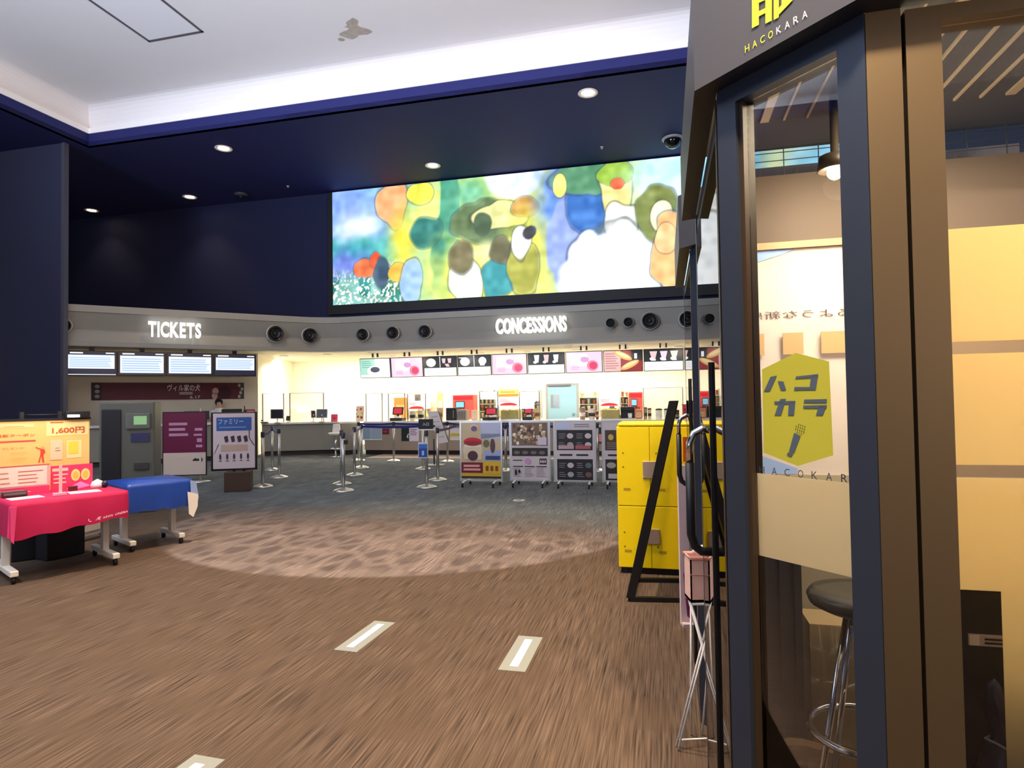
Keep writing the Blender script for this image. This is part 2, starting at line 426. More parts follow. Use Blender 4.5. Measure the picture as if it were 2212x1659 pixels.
# interior behind the counters: ceiling, back wall, side wall and the tickets wall
CREAM = speckle('cream_wall', 243, 236, 214, .7, .02, 2)
VB = 3.9
uC = C.hit(633, 800, VB)[0]                            # inner corner
tw0 = TK.hit(557, 840, 1.2)[0]
pa = TK.P(tw0, 1.2); pb = C.P(uC, VB)
b = B(); b.prism([C.P(13, .28), C.P(13, VB + .3), C.P(-9.5, VB + .3), TK.P(-6.75, 3), TK.P(-6.75, .28), TK.P(-.3, .28), C.P(uK + .3, .28)], ZS0 + .002, ZS0 + .12); struct(b.build('ceiling_counter', CREAM))
b = B(); b.box(uC, VB, 0, 13, VB + .15, ZS0, None, C.M()); struct(b.build('wall_counter_back', CREAM))
d = (pb - pa).normalized(); nn = V((-d.y, d.x, 0))
b = B(); b.prism([pa, pb, pb + nn * .15, pa + nn * .15], 0, ZS0); struct(b.build('wall_counter_side', CREAM))
b = B(); b.box(-10, 1.2, 0, tw0, 1.35, ZS0, None, TK.M()); struct(b.build('wall_tickets', speckle('beige_wall', 205, 196, 176, .7, .03, 3)))
b = B(); b.box(12.6, -16, 0, 12.8, .4, ZB, None, C.M()); struct(b.build('wall_right', NAVYW))
# ------------------------------------------------------------------ lamps in the blue ceiling
GLOW = mat(255, 228, 186, .5, 0, 22)
lens_b = B(); lens_b.lathe([(0.0, .018), (.10, .014), (.155, .006)], 28); LENSM = lens_b
dl = [(1270, 200, 'round downlight in the blue ceiling nearest the karaoke booth', 300),
      (935, 357, 'round downlight in the blue ceiling right above the wide mural', 150),
      (483, 320, 'large round downlight in the blue ceiling nearest the white ceiling corner', 260),
      (410, 425, 'small round downlight in the blue ceiling left of the mural', 110),
      (198, 454, 'tiny far round downlight near the left wall', 60)]
for px, py, lab, e in dl:
    p = fl(px, py, ZB); t = thing('downlight', lab, 'downlight', p, 0, None)
    b = B(); b.lathe([(.15, 0.0), (.205, -.004), (.21, -.018), (.17, -.022), (.15, -.004)], 28); b.build('trim_ring', mat(225, 215, 205, .4), t)
    b = B(); b.lathe([(0, -.006), (.10, -.008), (.152, -.002)], 28); b.build('lens', GLOW, t)
    light('lamp', 'SPOT', (0, 0, -.05), e, WARM, aim=None, size=.1, spot=100, blend=.8, parent=t)
p = fl(1453, 298, ZB); t = thing('dome_camera', 'dark dome security camera on the blue ceiling beside the booth header', 'security camera', p)
b = B(); b.lathe([(0, 0), (.25, 0), (.27, -.02), (.25, -.05), (.2, -.06), (.0, -.06)], 28); b.build('housing', mat(150, 148, 150, .35), t)
b = B(); b.lathe([(.215, -.05), (.21, -.11), (.17, -.19), (.09, -.245), (0, -.26)], 28); b.build('dome', mat(10, 10, 12, .05), t)
p = fl(521, 419, ZB); t = thing('ceiling_sensor', 'small dark half-round sensor on the blue ceiling left of the mural', 'sensor', p)
b = B(); b.lathe([(0, 0), (.2, 0), (.2, -.03), (.13, -.07), (.0, -.07)], 20); b.build('housing', mat(60, 60, 74, .3), t)
b = B(); b.lathe([(.12, -.066), (.1, -.12), (0, -.15)], 20); b.build('dome', mat(16, 16, 20, .08), t)
for px, py, lab in ((1300, 317, 'tiny sprinkler head on the blue ceiling above the mural, near the booth'), (622, 402, 'tiny sprinkler head on the blue ceiling just left of the mural')):
    t = thing('sprinkler_head', lab, 'sprinkler', fl(px, py, ZB)); b = B(); b.lathe([(0, 0), (.045, 0), (.045, -.008), (.016, -.012), (.012, -.04), (0, -.04)], 12); b.build('flange', mat(170, 170, 190, .4), t)
    b = B(); b.lathe([(0, -.045), (.03, -.045), (.03, -.052), (0, -.052)], 12); b.build('deflector', STEEL, t)
# lamps over the counters
for i, u in enumerate((-4.6, -3.1, -1.6, -.1, 1.4, 2.9, 4.4, 5.9, 7.4)):
    for v in ((.75,) if u < -2 else (.75, 2.3)):
        lab = 'round lamp in the cream counter ceiling, %s row, %s' % ('front' if v < 1 else 'rear', ['leftmost', 'second from left', 'third from left', 'fourth from left', 'middle', 'sixth from left', 'seventh from left', 'eighth from left', 'rightmost'][i])
        t = thing('counter_downlight', lab, 'downlight', C.P(u, v, ZS0), C.a, 'lamps in the counter ceiling')
        b = B(); b.lathe([(.09, 0), (.125, -.003), (.13, -.012), (.1, -.014)], 20); b.build('trim_ring', WHITE, t)
        b = B(); b.lathe([(0, -.004), (.095, -.006)], 20); b.build('lens', mat(255, 240, 205, .5, 0, 12), t)
        light('lamp', 'SPOT', (0, 0, -.03), 110, (1, .90, .72), size=.12, spot=150, blend=.5, parent=t)
light('assumed_back_lamps', 'AREA', C.P(2.0, 2.2, ZS0 - .03), 420, (1, .92, .76), aim=C.P(2.0, 2.9, 0), size=11, size_y=.5)  # assumed lamps for the bright counter interior, no fixtures built
light('assumed_left_lamps', 'AREA', C.P(-4.6, 2.0, ZS0 - .03), 210, (1, .91, .72), aim=C.P(-4.9, 2.6, 0), size=2.2, size_y=.8)  # assumed area light over the left part, also without a fixture
# ------------------------------------------------------------------ mural light box
ul, zl = C.hit(720, 660, .3); ur = C.hit(1900, 600, .3)[0]; zt = C.hit(720, 413, .3)[1]
zt = min(zt, ZB - .05)
t = thing('light_box', 'wide bright backlit mural with abstract colours high on the navy wall', 'light box', C.P(ul, .3, zl), C.a)
w = ur - ul; hgt = zt - zl
def blend(a, b, k): return tuple(x * (1 - k) + y * k for x, y in zip(a, b))
wv = C.hit(1497, 480, .3)[0] - ul                       # part left of the booth
soft = [(0, 0, (236, 232, 120)), ]
def vnoise(x, y, seed=0):
    def h(i, j): return (math.sin(i * 127.1 + j * 311.7 + seed * 74.7) * 43758.5453) % 1
    i, j = math.floor(x), math.floor(y); fx, fy = x - i, y - j; fx = fx * fx * (3 - 2 * fx); fy = fy * fy * (3 - 2 * fy)
    return (h(i, j) * (1 - fx) + h(i + 1, j) * fx) * (1 - fy) + (h(i, j + 1) * (1 - fx) + h(i + 1, j + 1) * fx) * fy
BLOBS = [  # s, t, rs, rt, colour, hardness
    (.06, .85, .17, .45, (128, 160, 236), 1.2), (.05, .66, .05, .2, (214, 226, 250), 2), (.10, .68, .05, .14, (236, 240, 250), 2),
    (.07, .46, .14, .13, (40, 170, 160), 2), (.04, .36, .09, .16, (110, 130, 215), 2),
    (.19, .86, .05, .22, (252, 176, 120), 5), (.22, .46, .055, .36, (246, 226, 60), 2), (.30, .74, .055, .2, (220, 236, 120), 3),
    (.27, .92, .04, .1, (226, 226, 70), 4), (.34, .36, .05, .34, (30, 130, 126), 3), (.36, .7, .03, .5, (60, 150, 120), 3),
    (.29, .58, .05, .13, (36, 120, 110), 4), (.37, .2, .1, .3, (232, 230, 90), 1.5), (.42, .86, .09, .22, (110, 190, 150), 2),
    (.44, .5, .09, .16, (206, 222, 110), 1.6), (.47, .62, .10, .19, (92, 118, 70), 5), (.49, .66, .08, .12, (226, 224, 150), 6),
    (.455, .60, .025, .1, (70, 96, 60), 6), (.54, .93, .08, .18, (228, 240, 250), 3), (.57, .72, .04, .1, (200, 150, 70), 4),
    (.45, .36, .09, .1, (240, 236, 170), 2), (.58, .40, .07, .3, (240, 234, 70), 1.6),
    (.40, .14, .05, .22, (232, 236, 225), 4), (.385, .34, .04, .15, (120, 112, 70), 5), (.50, .16, .05, .2, (50, 150, 156), 6), (.505, .38, .032, .13, (110, 106, 70), 5),
    (.56, .22, .045, .24, (170, 170, 60), 4), (.555, .42, .03, .15, (226, 226, 240), 4), (.58, .5, .02, .06, (60, 60, 60), 5),
    (.65, .75, .06, .5, (96, 140, 226), 2), (.68, .38, .055, .4, (150, 170, 236), 3), (.735, .66, .06, .2, (50, 110, 190), 4), (.72, .92, .08, .16, (90, 150, 110), 4),
    (.665, .86, .02, .1, (236, 230, 120), 4), (.81, .78, .045, .3, (240, 230, 150), 4), (.81, .92, .05, .1, (150, 190, 60), 5), (.815, .83, .02, .05, (230, 96, 50), 6),
    (.82, .52, .05, .16, (244, 246, 236), 4), (.93, .9, .1, .18, (186, 232, 240), 1.8), (.965, .66, .05, .2, (240, 250, 250), 2),
    (.80, .17, .12, .34, (248, 253, 255), 4), (.76, .1, .12, .2, (248, 252, 255), 3), (.915, .58, .052, .22, (128, 140, 70), 6), (.925, .54, .03, .13, (250, 240, 200), 6), (.94, .25, .045, .3, (250, 186, 120), 5), (.935, .37, .03, .12, (250, 200, 140), 5),
    (.10, .30, .03, .09, (224, 110, 60), 5), (.135, .38, .018, .08, (236, 90, 40), 5), (.15, .26, .025, .14, (60, 86, 110), 5), (.20, .25, .03, .08, (236, 190, 70), 5), (.24, .17, .035, .2, (160, 196, 240), 4),
    (1.1, .7, .12, .5, (70, 160, 226), 1.5), (1.2, .7, .05, .4, (232, 230, 150), 2), (1.3, .5, .1, .5, (90, 180, 230), 2)]
def mural(s, t_):
    c = blend((120, 196, 190), (226, 232, 110), min(1, max(0, (s - .1) * 3)))
    c = blend(c, (96, 150, 226), min(1, max(0, (s - .62) * 9)) if s < .74 else max(0, 1 - (s - .74) * 8))
    c = blend(c, (196, 236, 240), min(1, max(0, (s - .8) * 8)))
    if s < .30 and t_ < .42:
        k = min(1, (.42 - t_) * 9) * min(1, max(0, (.28 - s) * 12)); q = vnoise(s * 230, t_ * 62, 3)
        fc = (236, 240, 225) if q > .62 else ((30, 130, 120) if vnoise(s * 30, t_ * 9, 5) > .5 else (120, 180, 170))
        c = blend(c, fc, k)
    for a, bb, rs, rt, col, hd in BLOBS:
        x = (s - a) / rs; y = (t_ - bb) / rt
        r = math.sqrt(x * x + y * y) + (vnoise(s * 30, t_ * 9, a * 50) - .5) * .42
        k = min(1, max(0, (1 - r) * hd * 2.2)) if hd > 2.5 else max(0, min(1, 1.25 - r)) ** 1.2 * .95
        if k > 0: c = blend(c, col, k)
        if hd > 3.5 and abs(1 - r) < .07: c = blend(c, (58, 66, 74), .55 * (1 - abs(1 - r) / .07))
    q = (vnoise(s * 60, t_ * 18, 9) - .5) * 34 + (vnoise(s * 24, t_ * 22, 4) - .5) * 26
    return tuple(min(255, max(0, x + q)) for x in c)
nx, ny = 640, 130
me = bpy.data.meshes.new('display'); vs = []; cols = []
for j in range(ny + 1):
    for i in range(nx + 1):
        vs.append((w * i / nx, -.012, hgt * j / ny)); cols.append([lin(x) for x in mural(w * i / nx / wv, j / ny)])
me.from_pydata(vs, [], [(j * (nx + 1) + i, j * (nx + 1) + i + 1, (j + 1) * (nx + 1) + i + 1, (j + 1) * (nx + 1) + i) for j in range(ny) for i in range(nx)])
ca = me.color_attributes.new('print', 'FLOAT_COLOR', 'POINT')
ca.data.foreach_set('color', [x for c in cols for x in (*c, 1)])
mm, tt, N, L = nodes('backlit_print'); at = N.new('ShaderNodeAttribute'); at.attribute_name = 'print'
L.new(at.outputs[0], N['Principled BSDF'].inputs['Emission Color']); N['Principled BSDF'].inputs['Emission Strength'].default_value = 1.35
N['Principled BSDF'].inputs['Base Color'].default_value = (.02, .02, .02, 1)
me.materials.append(mm); o = bpy.data.objects.new('display', me); COL.objects.link(o); o.parent = t
b = B(); e = .16; bt = .28
for a in ((-e, 0, -bt, 0, .1, hgt), (-e, -.05, -bt, w + e, .1, 0), (w, 0, 0, w + e, .1, hgt), (0, 0, 0, w, .1, hgt)): b.box(a[0], a[1], a[2], a[3], a[4], a[5])
b.build('frame', mat(6, 6, 9, .6), t)
# ------------------------------------------------------------------ fascia signs
LETTER = mat(255, 255, 255, .4, 0, 1.7)
def sign(word, fr, x0, x1, y0b, y1t, y0e, label):
    ua, za = fr.hit(x0, y0b, -.05); ub, zb = fr.hit(x1, y0e, -.05); h = fr.hit(x0, y1t, -.05)[1] - za
    t = thing('sign_lettering', label, 'sign', fr.P(ua, -.05, za), fr.a)
    adv = []; 
    for ch in word:
        vs, fs, a0, a1, b0, b1 = text_mesh(ch, .028, .0); adv.append(a1 - a0)
    gap = .085; tot = sum(adv) + gap * (len(word) - 1); sc = (ub - ua) / tot; x = 0
    for ch, a in zip(word, adv):
        b = B(); vs, fs, a0, a1, b0, b1 = text_mesh(ch, .028, .07)
        out = [((p.x - a0 + x) * sc, -p.z * .9 + .0, (p.y - b0) / (b1 - b0) * h) for p in vs]
        b.add(out, fs); b.build('letter', LETTER, t); x += a + gap
    for k, o in enumerate(t.children):
        xx = (sum(adv[:k]) + gap * k + adv[k] / 2) * sc
        b = B(); b.box(xx - .02, .06, h * .45, xx + .02, .2, h * .55); b.build('stand_off', GREYP, o)
sign('TICKETS', TK, 320, 434, 727, 694, 730, 'white glowing TICKETS lettering on the left fascia')
sign('CONCESSIONS', C, 1072, 1224, 722, 689, 716, 'white glowing CONCESSIONS lettering on the fascia above the food counter')
noz = [(TK, 595, 721, 16, 'round black air nozzle in the fascia, first to the right of TICKETS'), (TK, 669, 725, 15, 'round black air nozzle in the fascia just left of the inside corner'),
       (C, 784, 723, 12.5, 'round black air nozzle in the fascia just right of the inside corner'), (C, 849, 719, 13, 'round black air nozzle midway between the inside corner and CONCESSIONS'),
       (C, 918, 716, 13.5, 'round black air nozzle nearest to the left of CONCESSIONS'), (C, 1319, 698, 10, 'small black air nozzle first to the right of CONCESSIONS'),
       (C, 1357, 696, 10, 'small black air nozzle second to the right of CONCESSIONS'), (C, 1404, 693, 17, 'largest black air nozzle, right of the two small ones'),
       (C, 1484, 690, 16, 'black air nozzle half hidden behind the booth edge'), (TK, 137, 703, 12, 'black air nozzle half hidden by the grey blue wall corner')]
for fr, px, py, r, lab in noz:
    u, z = fr.hit(px, py, .04); R = r / FPX * (fr.P(u, .04) - EYE).length
    t = thing('air_nozzle', lab, 'air nozzle', fr.P(u, .04, z), fr.a, None)
    b = B(); M = Rx(90); b.lathe([(R * .72, -.06), (R * .95, -.05), (R, .05), (R * .96, .075), (R * .8, .07), (R * .72, .02)], 28, None, M); b.build('rim', mat(20, 20, 22, .35), t)
    b = B(); b.lathe([(R * .74, -.03), (R * .56, .04), (R * .52, .045), (R * .5, -.02), (0, -.03)], 28, None, M); b.build('cone', mat(34, 33, 32, .4), t)
    b = B(); b.lathe([(R * .26, -.03), (R * .26, .03), (R * .2, .045), (0, .05)], 20, None, M); b.build('hub', mat(10, 10, 11, .4), t)
    b = B(); b.lathe([(R * 1.02, -.06), (R * 1.1, -.055), (R * 1.1, .0), (R * 1.02, .01)], 28, None, M); b.build('mounting_collar', mat(190, 186, 176, .5), t)
# ------------------------------------------------------------------ ticket timetable screens
SCW = mat(232, 242, 255, .4, 0, 1.15); SCB = mat(176, 208, 250, .4, 0, 1.0); SCD = mat(30, 34, 70, .4, 0, .5)
bz = (140, 254.5, 360, 462, 555); labs = ['leftmost timetable screen, next to the grey blue wall', 'second timetable screen from the left under TICKETS', 'third timetable screen from the left under TICKETS', 'rightmost timetable screen, at the end of the tickets wall']
for i in range(4):
    u0 = TK.hit(bz[i], 800, .3)[0]; u1 = TK.hit(bz[i + 1], 800, .3)[0]; z0, z1 = 2.29, 2.915; w = u1 - u0 - .02; h = z1 - z0
    t = thing('timetable_screen', labs[i], 'screen', TK.P(u0, .3, z0), TK.a, None)
    b = B(); b.box(0, 0, 0, w, .09, h); b.build('housing', mat(12, 12, 20, .35), t, .008)
    b = B(); ch = .17 if i in (0, 3) else .07
    b.rect(SCD, .03, .03, w - .03, h - .03, 1); b.rect(SCW, .05, ch, w - .05, h - .11, 2)
    b.rows(SCB, .09, ch + .03, w - .09, h - .16, 6, 3, .5, .1)
    b.rect(SCW, .10, h - .08, w * .34, h - .045, 3); b.rect(SCW, w * .78, h - .075, w * .95, h - .045, 3)
    if i == 0: b.rect(SCW, .03, .012, w - .02, .03, 3)
    b.build('display', SCW, t)
    b = B(); b.box(w * .3, .09, h * .3, w * .7, .3, h * .7); b.box(w * .45, .12, h * .6, w * .55, .2, ZS0 - z0); b.build('bracket', DARK, t)
# maroon banner on the tickets wall
u0, z0 = TK.hit(197, 865, 1.19); u1, z1 = TK.hit(527, 827, 1.19); w, h = u1 - u0, z1 - z0
t = thing('banner', 'wide maroon banner with white writing on the beige tickets wall', 'banner', TK.P(u0, 1.19, z0), TK.a)
b = B(); b.box(0, -.008, 0, w, .0, h); b.build('cloth', MAROON, t)
b = B(); PK = mat(198, 160, 150, .7); MD = mat(58, 12, 26, .7); WP = mat(226, 214, 212, .7)
y = -.008
b.rect(mat(46, 40, 44, .7), 0, 0, w * .06, h, 1, .002, y)
for k in range(3): b.ell(mat(150, 138, 140, .7), w * .035, h * (.22 + .28 * k), w * .015, h * .1, 2, .002, y)
b.text(WP, 'ヴィル家の犬', w * .47, h * .5, w * .69, h * .9, 2, .002, y, .01)
b.rows(WP, w * .55, h * .28, w * .64, h * .46, 2, 2, .4, .1, .002, y)
b.text(WP, '6.17', w * .62, h * .05, w * .69, h * .22, 2, .002, y)
b.ell(PK, w * .795, h * .48, w * .022, h * .22, 2, .002, y); b.ell(PK, w * .79, h * .2, w * .02, h * .22, 2, .002, y); b.ell(MD, w * .86, h * .4, w * .05, h * .4, 1, .002, y)
b.rect(mat(60, 60, 62, .7), w * .965, 0, w, h, 1, .002, y)
for k in range(4): b.ell(mat(170, 165, 160, .7), w * (.965 + .01 * (k % 3)), h * (.15 + .23 * k), w * .01, h * .1, 2, .002, y)
b.build('print', WP, t)
# ------------------------------------------------------------------ menu screens above the food counter
VM = 1.1
mb = [779, 846, 916.5, 989.5, 1063.5, 1141, 1222.5, 1304, 1391, 1479, 1560]
PINK = mat(250, 214, 232, .4, 0, 1.15); ROSE = mat(240, 60, 110, .4, 0, 1.0); LIL = mat(232, 170, 220, .4, 0, 1); MINT = mat(178, 232, 214, .4, 0, 1.05); SWH = mat(250, 250, 250, .4, 0, 1.25); SBK = mat(34, 32, 36, .4, 0, .6); SBLU = mat(70, 74, 100, .4, 0, .8); SRED = mat(170, 30, 40, .4, 0, .9); SBUN = mat(250, 190, 110, .4, 0, 1.0); SCUP = mat(250, 205, 205, .4, 0, 1.1); SGRY = mat(190, 195, 205, .4, 0, 1)
mlab = ['pale green menu screen with a dark dish, at the left end of the hanging row', 'pink menu screen directly right of the pale green one', 'black and white menu screen with a bowl and cups, right of the leftmost pink one',
        'black and white menu screen with two white cartons, left of the middle pink one', 'pink menu screen in the middle, under CONCESSIONS', 'black and white menu screen with three tall cups', 'pink menu screen left of the sandwich screen',
        'dark red menu screen showing two long sandwiches', 'black and white menu screen with three sundae cups at the right end', 'pink menu screen cut off by the booth edge']
for i in range(10):
    ua = C.hit(mb[i], 800, VM)[0]; ub = C.hit(mb[i + 1], 800, VM)[0]; z0 = C.hit(780, 817.5, VM)[1]; z1 = C.hit(780, 775, VM)[1]
    w = ub - ua - .025; h = z1 - z0
    t = thing('menu_screen', mlab[i], 'screen', C.P(ua, VM, z0), C.a, None); t.rotation_euler = (math.radians(7), 0, C.a)
    b = B(); b.box(0, 0, 0, w, .07, h); b.build('housing', mat(16, 16, 18, .4), t, .006)
    b = B(); m_ = .018
    x0, x1, y0, y1 = m_, w - m_, m_, h - m_; W_, H_ = x1 - x0, y1 - y0
    if i == 0:
        b.rect(SWH, x0, y0, x1, y1, 1); b.rect(MINT, x0, y0 + H_ * .15, x0 + W_ * .5, y1, 2); b.rows(mat(120, 190, 180, .4, 0, 1), x0 + .05, y0 + H_ * .5, x0 + W_ * .42, y1 - .05, 4, 3, .4)
        b.ell(SWH, x0 + W_ * .45, y0 + H_ * .35, W_ * .22, H_ * .26, 3); b.ell(SBLU, x0 + W_ * .5, y0 + H_ * .42, W_ * .16, H_ * .15, 4)
    elif i in (1, 4, 6, 9):
        b.rect(PINK, x0, y0, x1, y1, 1); b.rect(SWH, x0 + W_ * .12, y0 + H_ * .3, x0 + W_ * .6, y1 - .05, 2); b.ell(LIL, x0 + W_ * .52, y0 + H_ * .62, W_ * .12, H_ * .14, 3)
        for k in range(4): b.pol(LIL, [(x0 + W_ * (.38 + .06 * k), y0 + H_ * (.8 - .04 * k)), (x0 + W_ * (.40 + .06 * k), y0 + H_ * (.8 - .04 * k)), (x0 + W_ * (.54 + .04 * k), y0 + H_ * .5), (x0 + W_ * (.52 + .04 * k), y0 + H_ * .5)], 4)
        b.ell(mat(246, 140, 170, .4, 0, 1.05), x0 + W_ * .74, y0 + H_ * .32, W_ * .16, H_ * .26, 4); b.ell(ROSE, x0 + W_ * .76, y0 + H_ * .32, W_ * .11, H_ * .18, 5)
        b.rows(LIL, x0 + W_ * .14, y0 + H_ * .12, x0 + W_ * .4, y0 + H_ * .36, 3, 3, .4)
    elif i == 7:
        b.rect(SRED, x0, y0, x1, y1, 1); b.rect(mat(246, 200, 196, .4, 0, 1), x0, y0, x0 + W_ * .44, y1, 2); b.rows(mat(210, 110, 110, .4, 0, .9), x0 + .04, y0 + .06, x0 + W_ * .4, y1 - .05, 7, 3, .3)
        b.rect(SBK, x0 + W_ * .72, y0 + H_ * .5, x1, y1, 2)
        for cx_, cz_ in ((.5, .76), (.68, .3)):
            b.pol(SBUN, [(x0 + W_ * cx_ + W_ * .24 * math.cos(a) - H_ * .0, y0 + H_ * cz_ + H_ * .16 * math.sin(a) + (-1 if cz_ > .5 else 1) * W_ * .1 * math.cos(a)) for a in [2 * PI * k / 24 for k in range(24)]], 4)
            b.pol(mat(250, 226, 160, .4, 0, 1.1), [(x0 + W_ * cx_ + W_ * .19 * math.cos(a), y0 + H_ * (cz_ + .03) + H_ * .09 * math.sin(a) + (-1 if cz_ > .5 else 1) * W_ * .08 * math.cos(a)) for a in [2 * PI * k / 24 for k in range(24)]], 5)
        b.rect(SWH, x0 + W_ * .8, y0 + H_ * .6, x0 + W_ * .87, y0 + H_ * .85, 5)
    else:
        b.rect(SBK, x0, y0 + H_ * .44, x1, y1, 1); b.rect(SWH, x0, y0, x1, y0 + H_ * .42, 1)
        b.rows(SGRY, x0 + .06, y0 + .05, x1 - .1, y0 + H_ * .36, 3, 2, .15, .6)
        if i in (2, 3):
            b.rect(SWH, x0 + W_ * .49, y0 + H_ * .44, x0 + W_ * .51, y1, 2)
            b.ell(SWH, x0 + W_ * .22, y0 + H_ * .7, W_ * .15, H_ * .22, 3)
            if i == 2:
                for cx_ in (.62, .8): b.pol(SCUP, [(x0 + W_ * (cx_ - .06), y0 + H_ * .9), (x0 + W_ * (cx_ + .06), y0 + H_ * .9), (x0 + W_ * (cx_ + .04), y0 + H_ * .66), (x0 + W_ * (cx_ - .04), y0 + H_ * .66)], 3)
                b.pol(SCUP, [(x0 + W_ * .64, y0 + H_ * .62), (x0 + W_ * .76, y0 + H_ * .62), (x0 + W_ * .8, y0 + H_ * .47), (x0 + W_ * .7, y0 + H_ * .47)], 3)
            else: b.ell(SWH, x0 + W_ * .76, y0 + H_ * .72, W_ * .12, H_ * .2, 3); b.rect(SWH, x0 + W_ * .68, y0 + H_ * .48, x0 + W_ * .82, y0 + H_ * .7, 3); b.rows(SWH, x0 + .03, y1 - .08, x0 + W_ * .3, y1 - .03, 1, 3)
        else:
            for k, cx_ in enumerate((.24, .51, .78)):
                c_ = (SWH, SCUP, SWH)[k] if i == 5 else (SCUP, mat(240, 220, 240, .4, 0, 1.1), mat(250, 240, 215, .4, 0, 1.1))[k]
                a_ = .075 if i == 5 else .1
                b.pol(c_, [(x0 + W_ * (cx_ - a_), y0 + H_ * .92), (x0 + W_ * (cx_ + a_), y0 + H_ * .92), (x0 + W_ * (cx_ + .045), y0 + H_ * .54), (x0 + W_ * (cx_ - .045), y0 + H_ * .54)], 3)
                b.ell(SWH, x0 + W_ * (cx_ - .05), y0 + H_ * .56, W_ * .05, H_ * .07, 4)
                if i == 8: b.rect(SWH, x0 + W_ * (cx_ - .06), y0 + H_ * .47, x0 + W_ * (cx_ + .06), y0 + H_ * .55, 4)
    b.build('display', SWH, t)
    for s_ in (-.08, .08):
        b = B(); b.cbox((w * .5 + s_, .06, (h + (ZS0 - z0)) / 2 + .02), (.045, .05, ZS0 - z0 - h - .01)); b.build('hanger', DARK, t)
# ------------------------------------------------------------------ counters
ZC = .96
def counter(name, label, path, zt, body, plinth, topm, depth=.62):
    t = thing(name, label, 'counter', path[len(path) // 2])
    o = path[len(path) // 2]; P2 = [(p - o, 0) for p in path]
    for nm, pr, m_ in (('plinth', [(.06, 0), (.06, .13), (depth, .13), (depth, 0), (.06, 0)], plinth), ('body', [(0, .13), (0, zt - .05), (depth, zt - .05), (depth, .13), (0, .13)], body), ('worktop', [(-.06, zt - .05), (-.06, zt), (depth + .05, zt), (depth + .05, zt - .05), (-.06, zt - .05)], topm)):
        vs, fs = sweep(P2, pr); b = B(); b.add(vs, fs)
        n = len(pr); b.f.append(list(range(n - 1))); b.m.append(0); b.sm.append(False); k = (len(P2) - 1) * n; b.f.append([k + i for i in range(n - 1)]); b.m.append(0); b.sm.append(False)
        b.build(nm, m_, t)
    return t
VC = .25
body1 = speckle('grey_counter_panel', 156, 152, 138, .42, .03, 6); body2 = speckle('taupe_counter_panel', 164, 150, 132, .45, .03, 6)
PL = mat(52, 44, 36, .6); PL2 = mat(30, 14, 14, .6); TOPM = mat(246, 243, 234, .35)
ca_ = [fl(566, 985.3), fl(640, 983), fl(700, 981.2), fl(718, 981), fl(730, 981.6), fl(738, 983)]
counter('ticket_counter', 'long grey counter with white top and dark plinth, left of the queue posts', ca_, .955, body1, PL, TOPM, .5)
u1c = C.uv(fl(787, 982))[0]
counter('food_counter', 'long taupe food counter with white top under the menu screens', [C.P(u1c, 0), C.P(-1, 0), C.P(2, 0), C.P(5, 0), C.P(11, 0)], .95, body2, PL2, TOPM, .7)
# the tickets wall counter
counter('ticket_desk', 'beige ticket desk in front of the maroon banner, behind the poster boards', [TK.P(-6.15, -.1), TK.P(-4, -.1), TK.P(tw0 - .5, -.1)], 1.02, body1, PL, TOPM, .6)
# ------------------------------------------------------------------ things on and behind the food counter
def cpos(px, py, v): return C.hit(px, py, v)
def cthing(name, label, cat, x0, x1, ytop, v, base=.95, group=None):
    """thing standing at depth v between two picture columns; returns empty, width, height"""
    u0 = cpos(x0, 880, v)[0]; u1 = cpos(x1, 880, v)[0]; z = cpos((x0 + x1) / 2, ytop, v)[1]
    return thing(name, label, cat, C.P((u0 + u1) / 2, v, base), C.a, group), (u1 - u0), z - base
BEIGE = mat(206, 184, 146, .6); ORANGE = mat(238, 140, 60, .5); CREAMP = mat(240, 228, 200, .6); POP = speckle('popcorn', 238, 206, 130, .8, .35, 26, 0, .6)
BROWN = mat(120, 84, 60, .6); PINKP = mat(228, 150, 150, .6); TEAL = mat(120, 170, 160, .6)
CLEAR = glass('clear_acrylic', (.97, .98, .97)); SCREEN = mat(150, 226, 250, .3, 0, 1.1)
b = B(); b.box(-1.75, 2.35, 0, .62, 3.0, .88, None, C.M()); t = thing('back_counter', 'white back counter behind the food counter, left of the pale blue door', 'counter', C.P(-.6, 2.7, 0)); 
bc = b.build('body', mat(226, 220, 206, .5), t); bc.location = -t.location
b = B(); b.box(-1.78, 2.32, .88, .65, 3.02, .92, None, C.M()); o = b.build('worktop', TOPM, t); o.location = -t.location
t = thing('back_counter', 'white back counter behind the food counter, right of the pale blue door', 'counter', C.P(7, 2.7, 0))
b = B(); b.box(4.1, 2.35, 0, 8.9, 3.0, .88, None, C.M()); o = b.build('body', mat(226, 220, 206, .5), t); o.location = -t.location
b = B(); b.box(4.07, 2.32, .88, 8.93, 3.02, .92, None, C.M()); o = b.build('worktop', TOPM, t); o.location = -t.location
t = thing('back_counter', 'white back counter behind the food counter, between the centre popcorn racks', 'counter', C.P(2, 2.7, 0))
b = B(); b.box(.68, 2.35, 0, 2.75, 3.0, .88, None, C.M()); o = b.build('body', mat(226, 220, 206, .5), t); o.location = -t.location
b = B(); b.box(.66, 2.32, .88, 2.77, 3.02, .92, None, C.M()); o = b.build('worktop', TOPM, t); o.location = -t.location
VK = 2.6
